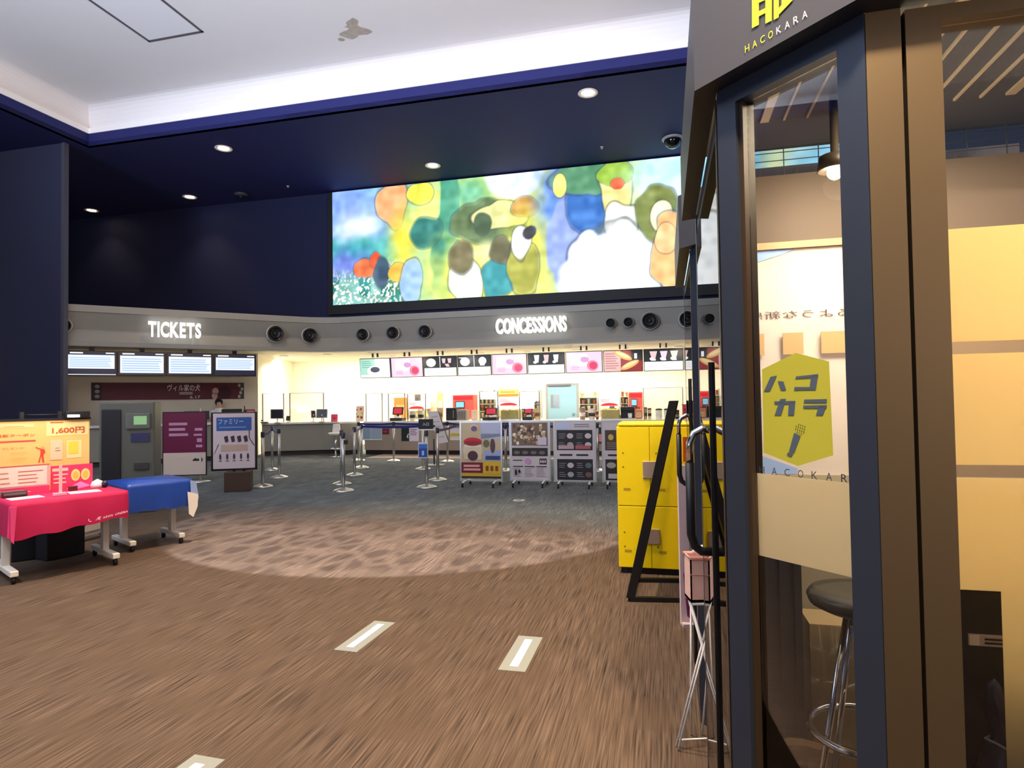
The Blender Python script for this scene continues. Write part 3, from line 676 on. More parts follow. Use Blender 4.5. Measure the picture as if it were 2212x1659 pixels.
# registers with red customer screens
for x0, x1, yt, lab in ((842, 868, 879, 'cash register with red screen at the left part of the food counter'), (1042, 1072, 881, 'cash register with red screen left of the middle popcorn machine'), (1128, 1149, 877, 'cash register with red screen right of the middle popcorn machine')):
    t, w, h = cthing('cash_register', lab, 'cash register', x0, x1, yt, .32)
    b = B(); b.box(-w / 2, -.02, 0, w / 2, .3, .09); b.build('base', DARK, t, .01)
    b = B(); b.box(-.03, .12, .09, .03, .17, h * .6); b.build('pedestal', DARK, t)
    M = T(0, .1, h * .45) @ Rx(-12)
    b = B(); b.box(-w * .42, 0, 0, w * .45, .04, h * .55, None, M); s_ = b.build('screen', DARK, t, .006)
    b = B(); b.flat = True; b.add([(-w * .3, -.004, h * .06), (w * .36, -.004, h * .06), (w * .36, -.004, h * .48), (-w * .3, -.004, h * .48)], [(0, 1, 2, 3)], mat(236, 40, 66, .4, 0, .9), M); b.build('display', None, s_)
    b = B(); b.box(w * .0, -.08, .09, w * .4, .04, .14); b.build('card_reader', PAPER, t, .008)
# popcorn machines with white hood and red arc
for x0, x1, lab in ((880, 919, 'popcorn machine with white hood and red arc, leftmost behind the food counter'), (1076, 1121, 'popcorn machine with white hood and red arc, under the orange header'), (1294, 1339, 'popcorn machine with white hood and red arc, right of the pale blue door')):
    t, w, h = cthing('popcorn_machine', lab, 'popcorn machine', x0, x1, 858 if x0 > 900 else 866, VK, .92)
    b = B(); b.box(-w / 2, 0, 0, w / 2, .5, .1); b.build('base', STEEL, t)
    b = B(); b.box(-w / 2, 0, h - .27, w / 2, .5, h); hood = b.build('hood', mat(246, 246, 246, .4), t, .01)
    b = B(); b.pol(RED, [(w * .42 * math.cos(a), h - .27 + .01 + .085 * math.sin(a)) for a in [PI * k / 16 for k in range(17)]], 1, .004); b.rows(mat(225, 150, 170, .5), -w * .42, h - .14, w * .1, h - .05, 2, 1, .4, .3, .004); b.build('print', RED, hood)
    for sx in (-1, 1):
        b = B(); b.box(sx * (w / 2 - .02) - .012, .01, .1, sx * (w / 2 - .02) + .012, .035, h - .27); b.build('post', STEEL, t)
    b = B(); b.box(-w / 2 + .03, .06, .1, w / 2 - .03, .44, .1 + (h - .37) * .55); 
    for k in range(30): b.ball((random.uniform(-w / 2 + .08, w / 2 - .08), random.uniform(.08, .4), .1 + (h - .37) * .55), random.uniform(.03, .05), None, None, 5)
    o = b.build('popcorn', POP, t); o['kind'] = 'stuff'
    b = B(); b.cbox((w * .1, .25, h - .30), (.16, .16, .12)); b.build('kettle', CHROME, t, .02)
# orange header over the middle machine
t, w, h = cthing('header_sign', 'yellow and orange header board above the middle popcorn machine', 'sign', 1077, 1120, 841, VK, cpos(1099, 857, VK)[1])
b = B(); b.box(-w / 2, 0, 0, w / 2, .05, h); b.build('board', ORANGE, t); b = B(); b.rect(mat(250, 226, 120, .5), -w / 2, h * .35, w / 2, h * .95, 1, .004); b.rows(ORANGE, -w * .4, h * .5, w * .4, h * .8, 1, 2, .4, .1, .004); b.build('print', ORANGE, t)
# racks of cups
cols_ = [(236, 160, 110), (244, 226, 190), (230, 150, 140), (214, 190, 150), (196, 210, 190), (240, 206, 170), (200, 120, 90), (240, 240, 230)]
for x0, x1, yt, nc, lab in ((1035, 1071, 842, 4, 'rack of paper cups left of the middle popcorn machine'), (1126, 1166, 842, 4, 'rack of paper cups between the middle popcorn machine and the pale blue door'), (1252, 1290, 845, 3, 'rack of paper cups right of the pale blue door'), (1341, 1358, 843, 2, 'narrow rack of paper cups beside the right-hand red machine')):
    t, w, h = cthing('cup_rack', lab, 'rack', x0, x1, yt, VK + .1, .92)
    for sx in (-1, 1):
        b = B(); b.box(sx * w / 2 - .012, 0, 0, sx * w / 2 + .012, .4, h); b.build('side_panel', mat(190, 188, 170, .5), t)
    b = B(); b.box(-w / 2, .38, 0, w / 2, .4, h); b.build('back_panel', mat(216, 210, 190, .5), t)
    for k in range(4):
        b = B(); b.box(-w / 2, 0, h * k / 4, w / 2, .4, h * k / 4 + .015); b.build('shelf', mat(205, 200, 180, .5), t)
    for k in range(4):
        for c in range(nc):
            x = -w / 2 + w * (c + .5) / nc; r = min(w / nc * .33, .055); hh = h / 4 * random.uniform(.55, .85)
            i_ = (x0 + k * 3 + c * 2) % 8
            cp = B(); cp.lathe([(r * .75, 0), (r, hh), (r * 1.08, hh), (r * 1.0, hh + .008), (0, hh + .008)], 12)
            nm = ['top', 'second', 'third', 'bottom'][3 - k]; cn = ['orange', 'cream', 'salmon', 'tan', 'sage', 'peach', 'rust', 'white'][i_]
            rk = {1035: 'rack left of middle popcorn machine', 1126: 'rack left of pale blue door', 1252: 'rack right of pale blue door', 1341: 'rack beside the right red machine'}[x0]
            o = cp.build('paper_cup', mat(*cols_[i_], .6)); o.location = C.P(C.uv(t.location)[0] + x, VK + .1 + .15, .92 + h * k / 4 + .0155); 
            posn = {4: ['far left', 'left of centre', 'right of centre', 'far right'], 3: ['left', 'middle', 'right'], 2: ['left', 'right']}[nc][c]
            tag(o, '%s paper cup, %s, %s shelf, %s' % (cn, posn, nm, rk), 'cup', 'paper cups in the racks')
# red machines with bright screens
for x0, x1, yt, v, lab in ((978, 1023, 853, VK, 'orange red drinks machine with pale blue screen, left of the middle cup racks'), (1360, 1388, 847, VK, 'red drinks machine with pale blue screen at the right of the back counter')):
    t, w, h = cthing('drinks_machine', lab, 'drinks machine', x0, x1, yt, v, .92)
    b = B(); b.box(-w / 2, 0, 0, w / 2, .45, h); b.build('body', mat(240, 84, 74, .4), t, .01)
    b = B(); b.box(-w * .36, -.02, h * .46, w * .08, .0, h * .74); f_ = b.build('screen_frame', DARK, t)
    b = B(); b.rect(SCREEN, -w * .33, h * .49, w * .05, h * .71, 1, .003, -.02); b.build('screen', SCREEN, f_)
    b = B(); b.rect(mat(200, 30, 40, .4), -w * .46, h * .8, w * .46, h * .95, 1, .003); b.build('print', RED, t)
    b = B(); b.box(-w * .4, -.1, .05, w * .3, 0, .1); b.build('drip_tray', STEEL, t)
    b = B()
    for k in range(4): b.cbox((-w * .3 + w * .18 * k, -.04, h * .36), (.03, .06, .1))
    b.build('nozzle', DARK, t)
# microwave, steel warmer, boxes, buckets
t, w, h = cthing('microwave_oven', 'small black microwave oven on the food counter, left of the steel warmer', 'microwave', 963, 985, 881, .4)
b = B(); b.box(-w / 2, 0, 0, w / 2, .28, h); b.build('body', DARK, t, .008); b = B(); b.box(-w * .42, -.015, h * .12, w * .22, 0, h * .88); d_ = b.build('door', BLACK, t); b = B(); b.tube([(w * .26, -.03, h * .2), (w * .26, -.03, h * .8)], .008, 8); b.build('handle', STEEL, d_)
t, w, h = cthing('food_warmer', 'low ribbed steel warmer on the food counter, right of the black microwave', 'food warmer', 986, 1007, 885, .4)
b = B(); b.box(-w / 2, 0, 0, w / 2, .3, h); b.build('body', mat(150, 140, 130, .4, .6), t, .01); b = B()
for k in range(5): b.box(-w * .4 + k * w * .17, -.012, h * .15, -w * .4 + k * w * .17 + .015, .0, h * .8)
b.build('ribs', mat(90, 80, 72, .5), t)
def boxthing(x0, x1, yt, v, base, m, lab, cat, nm, prm=None, d=.2, lid=None):
    t, w, h = cthing(nm, lab, cat, x0, x1, yt, v, base)
    b = B(); b.box(-w / 2, 0, 0, w / 2, d, h - (.03 if lid else 0)); b.build('body', m, t, .006)
    b = B(); b.rect(prm or PAPER, -w * .32, h * .22, w * .32, h * .68, 1, .003); b.rows(m, -w * .24, h * .3, w * .24, h * .6, 2, 2, .4, .2, .003); b.build('print', PAPER, t)
    if lid: b = B(); b.box(-w * .55, -.01, h - .03, w * .55, d + .01, h); b.build('lid', lid, t, .004)
    return t
boxthing(1018, 1031, 886, .4, .95, mat(246, 206, 170, .6), 'peach coloured box on the food counter right of the drinks machine', 'box', 'carton')
boxthing(851, 879, 859, VK, .92, ORANGE, 'orange board on the back counter above the leftmost register', 'box', 'carton', mat(246, 180, 100, .6), .1)
boxthing(1372, 1387, 884, .4, .95, mat(206, 140, 90, .6), 'tan carton on the food counter below the right-hand red machine', 'box', 'carton', mat(240, 200, 160, .6))
boxthing(1474, 1492, 873, .42, .95, mat(214, 44, 60, .5), 'red tin at the right end of the food counter beside the booth', 'tin', 'tin', mat(120, 20, 36, .5), .15, mat(200, 60, 70, .4))
boxthing(945, 957, 848, VK + .2, .92, mat(240, 180, 120, .6), 'narrow orange and white price board left of the red drinks machine', 'sign', 'price_board', mat(236, 240, 246, .6), .04)
boxthing(921, 944, 853, VK + .54, .92, mat(208, 196, 170, .6), 'tall beige panel between the leftmost popcorn machine and the price board', 'panel', 'panel', mat(192, 180, 158, .6), .06)
boxthing(896, 906, 852, VK + .54, 1.42, mat(90, 84, 80, .6), 'small dark speaker above the leftmost popcorn machine', 'speaker', 'speaker', mat(60, 56, 54, .6), .12)
def bucket(px, yt, w_px, v, m, lab, cat='bucket', nm='popcorn_bucket', taper=.78, lid=None, prm=None):
    t, w, h = cthing(nm, lab, cat, px - w_px / 2, px + w_px / 2, yt, v)
    b = B(); b.lathe([(w / 2 * taper, 0), (w / 2, h), (w / 2 * 1.05, h + .004), (w / 2 * .9, h + .004), (w / 2 * .7, h * .9), (0, h * .9)], 18); b.build('body', m, t)
    b = B(); b.lathe([(w / 2 * (taper + (1 - taper) * .3) + .002, h * .3), (w / 2 * (taper + (1 - taper) * .62) + .002, h * .62)], 18); b.build('printed_band', prm or DARK, t)
    if lid: b = B(); b.lathe([(w / 2 * 1.06, h), (w / 2 * 1.06, h + .03), (w / 2 * .5, h + .05), (0, h + .05)], 18); b.build('lid', lid, t)
bucket(891, 888, 13, .3, CREAMP, 'cream popcorn bucket with dark print, left of two beside the leftmost register')
bucket(909, 887, 13, .3, CREAMP, 'cream popcorn bucket with dark print, right of two, left of the black queue sign')
bucket(950, 881, 13, .36, BEIGE, 'tan popcorn bucket left of the black microwave oven', prm=BROWN)
bucket(1161, 882, 14, .36, mat(226, 190, 140, .6), 'tan popcorn bucket right of the register nearest the pale blue door', prm=BROWN)
bucket(1258, 881, 14, .36, mat(160, 130, 116, .6), 'brown bucket right of the pale blue door', prm=PAPER)
bucket(1278, 883, 16, .36, PAPER, 'white mug shaped bucket second to the right of the pale blue door')
bucket(1290, 889, 7, .36, BROWN, 'small brown cup left of the right-hand popcorn bin', 'cup', 'paper_cup', prm=PINKP)
bucket(1394, 883, 8, .36, mat(170, 150, 120, .6), 'small tan bottle right of the tan carton', 'bottle', 'bottle', .9, mat(110, 120, 80, .5))
bucket(1403, 885, 8, .42, mat(210, 190, 150, .6), 'small cream bottle right of the tan bottle', 'bottle', 'bottle', .9, mat(120, 70, 60, .5))
bucket(1423, 886, 14, .36, WHITE, 'white canister with black lid, left of the leaning frame', 'canister', 'canister', .97, DARK, PAPER)
bucket(1440, 886, 12, .4, WHITE, 'white canister with black lid, partly behind the leaning frame', 'canister', 'canister', .97, DARK, PAPER)
bucket(1462, 889, 10, .42, DARK, 'dark jar between the leaning frame and the red tin', 'jar', 'jar', .95, BLACK, GREYP)
t, w, h = cthing('coffee_machine', 'black coffee machine with white front on the counter below the narrow cup rack', 'coffee machine', 1340, 1370, 879, .35)
b = B(); b.box(-w / 2, .12, 0, w / 2, .3, h); b.box(-w / 2, 0, h * .72, w / 2, .12, h); b.build('body', BLACK, t, .008)
b = B(); b.box(-w / 2, 0, 0, w / 2, .12, .03); b.build('drip_tray', STEEL, t)
b = B(); b.lathe([(.05, 0), (.06, h * .4), (0, h * .4)], 14, None, T(w * .18, .05, .03)); b.build('jug', WHITE, t)
# popcorn warming bins on the counter
for x0, x1, lab in ((1080, 1121, 'glass bin of popcorn on the food counter below the middle popcorn machine'), (1297, 1339, 'glass bin of popcorn on the food counter below the right-hand popcorn machine')):
    t, w, h = cthing('popcorn_bin', lab, 'popcorn bin', x0, x1, 879, .3)
    b = B(); b.box(-w / 2, 0, 0, w / 2, .3, .03); b.build('tray', STEEL, t)
    b = B(); b.box(-w / 2 + .02, .02, .03, w / 2 - .02, .28, h * .75)
    for k in range(40): b.ball((random.uniform(-w / 2 + .06, w / 2 - .06), random.uniform(.03, .27), h * .75), random.uniform(.02, .04), None, None, 4)
    o = b.build('popcorn', POP, t); o['kind'] = 'stuff'
    for a in ((-w / 2, 0, w / 2, .006), (-w / 2, .294, w / 2, .3)):
        b = B(); b.box(a[0], a[1], .03, a[2], a[3], h); b.build('glass_pane', CLEAR, t)
# pale blue door behind the counter
u0 = cpos(1184, 860, VB)[0]; u1 = cpos(1246, 860, VB)[0]; zt = cpos(1215, 833, VB)[1]; w = u1 - u0
t = thing('door_1', 'pale blue steel door behind the food counter', 'door', C.P((u0 + u1) / 2, VB, 0), C.a); t['kind'] = 'structure'
b = B(); b.box(-w / 2, -.05, 0, w / 2, -.005, zt); d_ = b.build('leaf', mat(140, 178, 196, .35), t)
b = B(); b.box(-w * .42, -.056, zt * .62, -w * .08, -.05, zt * .86); b.build('window_frame', mat(150, 165, 172, .4), d_)
b = B(); b.box(-w * .39, -.06, zt * .635, -w * .11, -.055, zt * .845); b.build('window_pane', mat(120, 132, 140, .15), d_)
b = B(); b.box(w * .36, -.1, 1.0, w * .42, -.05, 1.06); b.build('handle', STEEL, d_)
b = B(); b.box(-w / 2 - .07, -.04, 0, -w / 2, .0, zt + .07); b.box(w / 2, -.04, 0, w / 2 + .07, 0, zt + .07); b.box(-w / 2, -.04, zt, w / 2, 0, zt + .07); b.build('door_frame', mat(150, 150, 148, .4), t)
b = B(); b.box(-w / 2, -.12, zt + .0, w * .3, -.045, zt + .06); b.build('closer', mat(120, 112, 116, .4), t)
# clear guards standing on the counters
for x0, x1, yt, lab in ((790, 826, 850, 'clear guard panel at the left end of the food counter'), (838.5, 875, 850, 'clear guard panel around the leftmost cash register'), (880, 920, 851, 'clear guard panel in front of the leftmost popcorn machine'), (1036, 1076, 846, 'clear guard panel left of the middle popcorn bin'), (1122, 1166, 846, 'clear guard panel right of the middle popcorn bin'), (1390, 1476, 838, 'wide clear guard panel at the right end of the food counter')):
    t, w, h = cthing('guard_panel', lab, 'guard panel', x0, x1, yt, .12)
    b = B(); b.box(-w / 2 + .012, -.003, .04, w / 2 - .012, .003, h); b.build('pane', CLEAR, t)
    for sx in (-1, 1):
        b = B(); b.box(sx * (w / 2 - .008) - .009, -.01, 0, sx * (w / 2 - .008) + .009, .01, h); b.build('post', mat(110, 110, 104, .4), t)
        b = B(); b.box(sx * (w / 2 - .01) - .03, -.05, 0, sx * (w / 2 - .01) + .03, .05, .008); b.build('foot', STEEL, t)
    b = B(); b.box(-w / 2, -.006, h, w / 2, .006, h + .012); b.build('top_rail', mat(196, 192, 180, .4), t)
# on the ticket counter
def tpos(px, py, off=.22):                              # a spot a little behind the front edge of the ticket counter
    return fl(px, py, .955)
TA = math.radians(8)
tl_ = [(568, 614, 851, 'clear guard panel on the ticket counter behind the first monitor'), (627, 700, 850, 'wide clear guard panel on the ticket counter behind the twin monitors')]
Y0 = 18.42
for x0, x1, yt, lab in tl_:
    pa_ = aty(x0, 900, Y0 + .15); pb_ = aty(x1, 900, Y0 + .15); w = pb_.x - pa_.x; h = aty(x0, yt, Y0 + .15).z - .955
    t = thing('guard_panel', lab, 'guard panel', ((pa_.x + pb_.x) / 2, Y0 + .12, .955), TA * .3)
    b = B(); b.box(-w / 2 + .012, -.003, .04, w / 2 - .012, .003, h); b.build('pane', CLEAR, t)
    for sx in (-1, 1):
        b = B(); b.box(sx * (w / 2 - .01) - .014, -.01, 0, sx * (w / 2 - .01) + .014, .01, h); b.build('post', mat(150, 130, 124, .4), t)
    b = B(); b.box(-w / 2, -.006, h, w / 2, .006, h + .014); b.build('top_rail', mat(190, 182, 168, .4), t)
def monitor(px0, px1, yt, yb, y, lab, tilt=0, turn=0, m=None):
    pa_ = aty(px0, 895, y); pb_ = aty(px1, 895, y); w = pb_.x - pa_.x; z1 = aty(px0, yt, y).z; z0 = aty(px0, yb, y).z
    t = thing('monitor', lab, 'monitor', ((pa_.x + pb_.x) / 2, y, .955), turn)
    b = B(); b.lathe([(.09, 0), (.09, .012), (.02, .02), (.018, z0 - .955 + .1), (0, z0 - .955 + .1)], 16, None, T(0, .03, 0)); b.build('stand', PAPER, t)
    M = T(0, 0, z0 - .955) @ Rx(-tilt)
    b = B(); b.box(-w / 2, 0, 0, w / 2, .025, z1 - z0, None, M); f_ = b.build('housing', PAPER, t, .006)
    b = B(); b.flat = True; b.add([(-w / 2 + .02, -.004, .02), (w / 2 - .02, -.004, .02), (w / 2 - .02, -.004, z1 - z0 - .012), (-w / 2 + .02, -.004, z1 - z0 - .012)], [(0, 1, 2, 3)], m or mat(34, 30, 30, .25), M); b.build('display', None, f_)
monitor(584, 613, 884, 905, 17.95, 'dark monitor facing the queue at the left end of the ticket counter')
monitor(683, 707, 883, 903, 18.22, 'tilted dark monitor, the right of two on the ticket counter', 14, .15)
monitor(672, 683, 886, 903, 18.3, 'narrow tilted dark monitor, the left of two on the ticket counter', 14, .5)
t = thing('telephone', 'small grey telephone at the left end of the ticket counter', 'telephone', aty(571, 905, 17.9) * 1); t.location.z = .955
b = B(); b.box(-.09, -.06, 0, .09, .08, .04); b.build('base', mat(120, 116, 112, .4), t, .01); b = B(); b.tube([(-.06, -.05, .075), (-.05, 0, .085), (-.06, .06, .075)], .02, 8); b.build('handset', mat(60, 58, 58, .4), t)
t = thing('card_terminal', 'small dark card terminal right of the first monitor on the ticket counter', 'card terminal', aty(620, 900, 18.15) * 1, -.3); t.location.z = .955
b = B(); b.box(-.06, 0, .06, .06, .05, .2, None, Rx(-14)); b.build('body', DARK, t, .01); b = B(); b.lathe([(.05, 0), (.05, .01), (.012, .015), (.012, .09), (0, .09)], 12, None, T(0, .05, 0)); b.build('stand', STEEL, t)
t = thing('counter_sign', 'small bright red sign standing at the right end of the ticket counter', 'sign', aty(722, 905, 18.25) * 1, .05); t.location.z = .955
w = .19; h = .22; b = B(); b.box(-w / 2, 0, 0.0, w / 2, .02, h, None, Rx(-8)); b.build('panel', mat(236, 70, 96, .5), t); b = B(); b.flat = True; b.add([(-.04, -.006, h * .5), (.04, -.006, h * .5), (0, -.006, h * .3)], [(0, 1, 2)], mat(150, 30, 46, .5), Rx(-8)); b.build('print', None, t); b = B(); b.box(-w / 2, .0, 0, w / 2, .09, .008); b.build('foot', mat(236, 70, 96, .5), t)
t, w, h = cthing('counter_poster', 'small poster with brown and red shapes standing at the left end of the food counter', 'poster', 768, 785, 877, .3)
b = B(); b.box(-w / 2, 0, 0, w / 2, .012, h, None, Rx(-6)); p_ = b.build('panel', mat(250, 232, 206, .6), t)
b = B()
for cx_, cz_, r_, c_ in ((-.3, .75, .12, (214, 150, 140)), (.2, .8, .14, (196, 90, 80)), (-.2, .3, .14, (120, 90, 60)), (.25, .25, .16, (160, 80, 60)), (.02, .5, .24, (250, 240, 190)), (.33, .52, .1, (226, 170, 110)), (-.36, .5, .08, (190, 160, 90))):
    b.ell(mat(*c_, .6), cx_ * w, cz_ * h, r_ * w, r_ * w, 2, .004, .0)
b.build('print', None, t); b = B(); b.box(-w * .4, .0, 0, w * .4, .1, .008); b.build('foot', WHITE, t)
# posters stuck on the front of the food counter
def front(name, label, x0, y0, x1, y1, painter, cat='poster'):
    u0, z1 = cpos(x0, y0, -.012); u1, z0 = cpos(x1, y1, -.012); z1 = min(z1, .885); w, h = u1 - u0, z1 - z0
    t = thing(name, label, cat, C.P(u0, -.012, z0), C.a); b = B(); b.box(0, 0, 0, w, .011, h); b.build('panel', PAPER, t); b = B(); painter(b, w, h); b.build('print', None, t)
def p1(b, w, h):
    b.rect(mat(190, 206, 216, .4), 0, 0, w, h, 1); b.rect(mat(150, 174, 194, .4), .02, h * .1, w * .4, h - .02, 2); b.rect(mat(168, 190, 206, .4), w * .44, h * .1, w - .02, h - .02, 2); b.rect(WHITE, 0, 0, w, h * .08, 2)
front('counter_poster', 'blue grey two part poster on the front of the food counter, left end', 783, 920, 825, 951, p1)
front('counter_poster', 'small maroon card on the front of the food counter', 826, 926, 841, 938, lambda b, w, h: (b.rect(mat(120, 20, 50, .5), 0, 0, w, h, 1), b.rows(mat(190, 90, 110, .5), w * .15, h * .3, w * .85, h * .7, 2, 2)))
def p2(b, w, h):
    b.rect(mat(26, 34, 34, .5), 0, 0, w * .45, h, 1); b.rect(mat(236, 230, 240, .5), w * .45, 0, w, h, 1); b.pol(WHITE, [(w * .3, h * .3), (w * .36, h * .5), (w * .45, h * .55), (w * .38, h * .4), (w * .4, h * .2)], 2)
    b.rows(mat(160, 110, 150, .5), w * .5, h * .4, w * .9, h * .9, 4, 2)
front('counter_poster', 'black and white poster on the front of the food counter', 867, 923, 905, 953, p2)
front('counter_poster', 'yellow and white price strip on the counter front beside the jar poster board', 972, 925, 1000, 951, lambda b, w, h: (b.rect(mat(236, 220, 120, .5), 0, h * .3, w, h * .6, 1), b.rows(mat(180, 160, 60, .5), w * .1, h * .35, w * .9, h * .55, 2, 2), b.rect(WHITE, 0, 0, w, h * .12, 1)))
front('counter_poster', 'navy poster with white disc on the counter front between the jar and popcorn boards', 1082, 912, 1098, 952, lambda b, w, h: (b.rect(NAVY, 0, h * .25, w, h, 1), b.ell(WHITE, w * .6, h * .66, w * .25, h * .1, 2), b.rows(mat(150, 160, 120, .5), 0, 0, w, h * .24, 2, 2)))
front('counter_poster', 'navy poster with a pink figure shape on the counter front near the yellow lockers', 1286, 918, 1300, 958, lambda b, w, h: (b.rect(mat(30, 34, 60, .5), 0, 0, w, h, 1), b.ell(mat(236, 150, 140, .5), w * .75, h * .3, w * .3, h * .22, 2), b.rect(PAPER, w * .1, h * .88, w * .9, h, 2)))
# ------------------------------------------------------------------ queue posts
posts = dict(a=(568, 1052), b=(588, 1016), c=(603, 1032), d=(742, 1061), e=(738.5, 1046), f=(766, 1027), g=(781, 1011), h=(775, 995), i=(851, 996), j=(922, 1053), k=(946, 1037.5), l=(914, 1013.5), m=(967, 997.5), n=(1093, 1017), o=(1292, 1018))
PP = {k: fl(*v) for k, v in posts.items()}
plab = dict(a='queue post nearest the blue headed poster board', b='rearmost queue post of the three beside the blue headed poster board', c='rightmost queue post of the three beside the blue headed poster board', d='nearest queue post of all, in the left middle of the hall',
            e='queue post right behind the nearest one', f='queue post second behind the nearest one, in front of the ticket counter end', g='queue post with a white tag, third behind the nearest one', h='farthest queue post of the left file, close to the food counter', i='queue post standing alone before the food counter front',
            j='queue post carrying the black sign and blue leaflet holder', k='queue post just right of the one with the black sign', l='queue post half hidden behind the one with the black sign', m='queue post farthest back, left of the jar poster board', n='queue post between the jar board and the popcorn board', o='queue post between the two menu boards near the yellow lockers')
POST = mat(196, 192, 184, .3, .85); BASEM = mat(206, 204, 198, .28, .8)
proto = thing('queue_post', 'x', 'queue post')
b = B(); b.lathe([(.178, 0), (.18, .012), (.15, .03), (.08, .052), (.036, .062), (0, .062)], 32); b.build('base', BASEM, proto)
b = B(); b.lathe([(.029, .055), (.029, .93), (0, .93)], 20); b.build('pole', POST, proto)
b = B(); b.lathe([(.033, .90), (.035, .905), (.035, .985), (.030, 1.0), (0, 1.0)], 20); b.build('cassette', mat(60, 56, 60, .35), proto)
Q = {}
for i, k in enumerate(plab):
    if i == 0: q = proto; q.location = PP[k]; q['label'] = plab[k]
    else: q = dup(proto, PP[k], 0, plab[k])
    q['group'] = 'queue posts before the counters'; Q[k] = q
BELT = mat(34, 38, 120, .5); BELTL = mat(150, 140, 196, .5)
def belt(k, target, m, sag=.03, z=.955, hgt=.05):
    a = PP[k]; d = (PP[target] if isinstance(target, str) else target) - a; d.z = 0; L = d.length; d.normalize(); n = 8; b = B(); s0 = .036; vs = []; fs = []
    for i in range(n + 1):
        t_ = i / n; p = d * (s0 + (L - 2 * s0) * t_); zz = z - sag * 4 * t_ * (1 - t_); nn = V((-d.y, d.x, 0)) * .0025
        for sg in (1, -1):
            for h_ in (-hgt / 2, hgt / 2): vs.append(p + nn * sg + V((0, 0, zz + h_)))
    for i in range(n):
        o = i * 4; q = o + 4; fs += [(o, o + 1, q + 1, q), (o + 2, q + 2, q + 3, o + 3), (o + 1, o + 3, q + 3, q + 1), (o, q, q + 2, o + 2)]
    b.add(vs, fs); b.build('belt', m, Q[k])
belt('a', 'b', BELT, .05); belt('b', 'c', BELTL, .06); belt('d', 'f', BELTL, .09); belt('f', 'g', BELTL, .05); belt('g', 'l', BELT, .02); belt('h', 'i', BELT, .02); belt('i', 'm', BELT, .02); belt('l', 'm', BELT, .03)
belt('k', PP['m'] + V((.35, -.9, 0)), BELT, .03); belt('m', 'n', BELT, .02); belt('n', 'o', BELT, .02)
b = B(); b.box(-.09, -.045, .88, -.01, -.037, .96); b.build('tag', PAPER, Q['g'])
b = B(); b.box(.03, -.09, .80, .09, -.035, .87); b.build('clip', BLACK, Q['d'])
# black sign on top of post j, leaflet holder below
t = thing('queue_sign', 'black sign with white characters on top of a queue post', 'sign', PP['j'] + V((0, 0, 1.0205)), -.05)
b = B(); b.box(-.135, -.012, .0, .125, .012, .175); b.build('panel', BLACK, t, .004)
b = B(); b.text(WHITE, '入口', -.06, .06, .05, .115, 1, .003, -.012); b.build('lettering', WHITE, t)
b = B(); b.box(-.145, -.02, -.02, .135, .02, .0); b.build('holder', PAPER, t)
t = thing('leaflet_holder', 'clear holder with blue leaflets on the post under the black sign', 'leaflet holder', PP['j'] + V((-.045, -.035, .52)), -.05)
b = B(); b.box(-.085, -.05, 0, .085, -.0, .27); b.build('tray', mat(206, 210, 214, .2), t)
b = B(); b.box(-.073, -.056, .02, .073, -.051, .245); b.build('leaflets', mat(30, 72, 150, .5), t); b = B(); b.rect(mat(160, 190, 226, .5), -.02, .05, .02, .13, 1, .002, -.056); b.rect(mat(60, 110, 190, .5), -.073, .17, .073, .245, 1, .002, -.056); b.build('print', None, t)
# tilted white board on its stand
p0 = fl(938, 1005); t = thing('floor_sign', 'white floor sign with a slanted panel behind the queue post with the black sign', 'sign', p0, 0)
b = B(); b.box(-.24, -.17, 0, .24, .17, .02); b.build('base', STEEL, t, .006)
b = B(); b.tube([(0, 0, .02), (0, .0, .62)], .018, 10, None); b.build('pole', DARK, t)
b = B(); pts = [aty(x, y, p0.y - .05) - p0 for x, y in ((923, 890), (946, 888), (969, 955), (949, 958))]
b.prismy([(p.x, p.z) for p in pts], -.06, -.04); b.build('panel', PAPER, t); b = B(); b.prismy([(pts[1].x, pts[1].z), (pts[1].x + .02, pts[1].z), (pts[2].x + .02, pts[2].z), (pts[2].x, pts[2].z)], -.065, -.035); b.build('edge', mat(120, 90, 66, .5), t)
b = B(); l_ = lambda a, c, k: a + (c - a) * k
for k in range(5):
    q0 = l_(pts[0], pts[3], .15 + .16 * k); q1 = l_(pts[1], pts[2], .15 + .16 * k); a_ = l_(q0, q1, .2); c_ = l_(q0, q1, .8); b.poly([(a_.x, -.062, a_.z), (c_.x, -.062, c_.z), (c_.x + .01, -.062, c_.z - .02), (a_.x + .01, -.062, a_.z - .02)], mat(190, 180, 176, .6))
b.build('print', None, t)
# white bar stool by the ticket counter
p0 = fl(725, 986); t = thing('bar_stool', 'white bar stool with low back at the rounded end of the ticket counter', 'stool', p0, .1)
b = B(); b.lathe([(0, .02), (.2, .012), (.21, 0), (0, 0)], 24); b.build('base', CHROME, t)
b = B(); b.lathe([(.03, .015), (.028, .6), (0, .6)], 14); b.build('column', CHROME, t)
b = B(); b.lathe([(0, .58), (.17, .60), (.2, .64), (.19, .67), (0, .66)], 24); b.build('seat', WHITE, t)
b = B(); b.prismy([(-.12, .66), (.12, .66), (.10, .9), (-.10, .9)], .14, .18); b.build('backrest', WHITE, t, .02)
b = B(); b.tube([(.15 * math.cos(a), .15 * math.sin(a), .22) for a in [2 * PI * k / 20 for k in range(20)]], .012, 8, None, None, True); b.tube([(-.15, 0, .22), (.15, 0, .22)], .01, 8); b.build('foot_ring', CHROME, t)
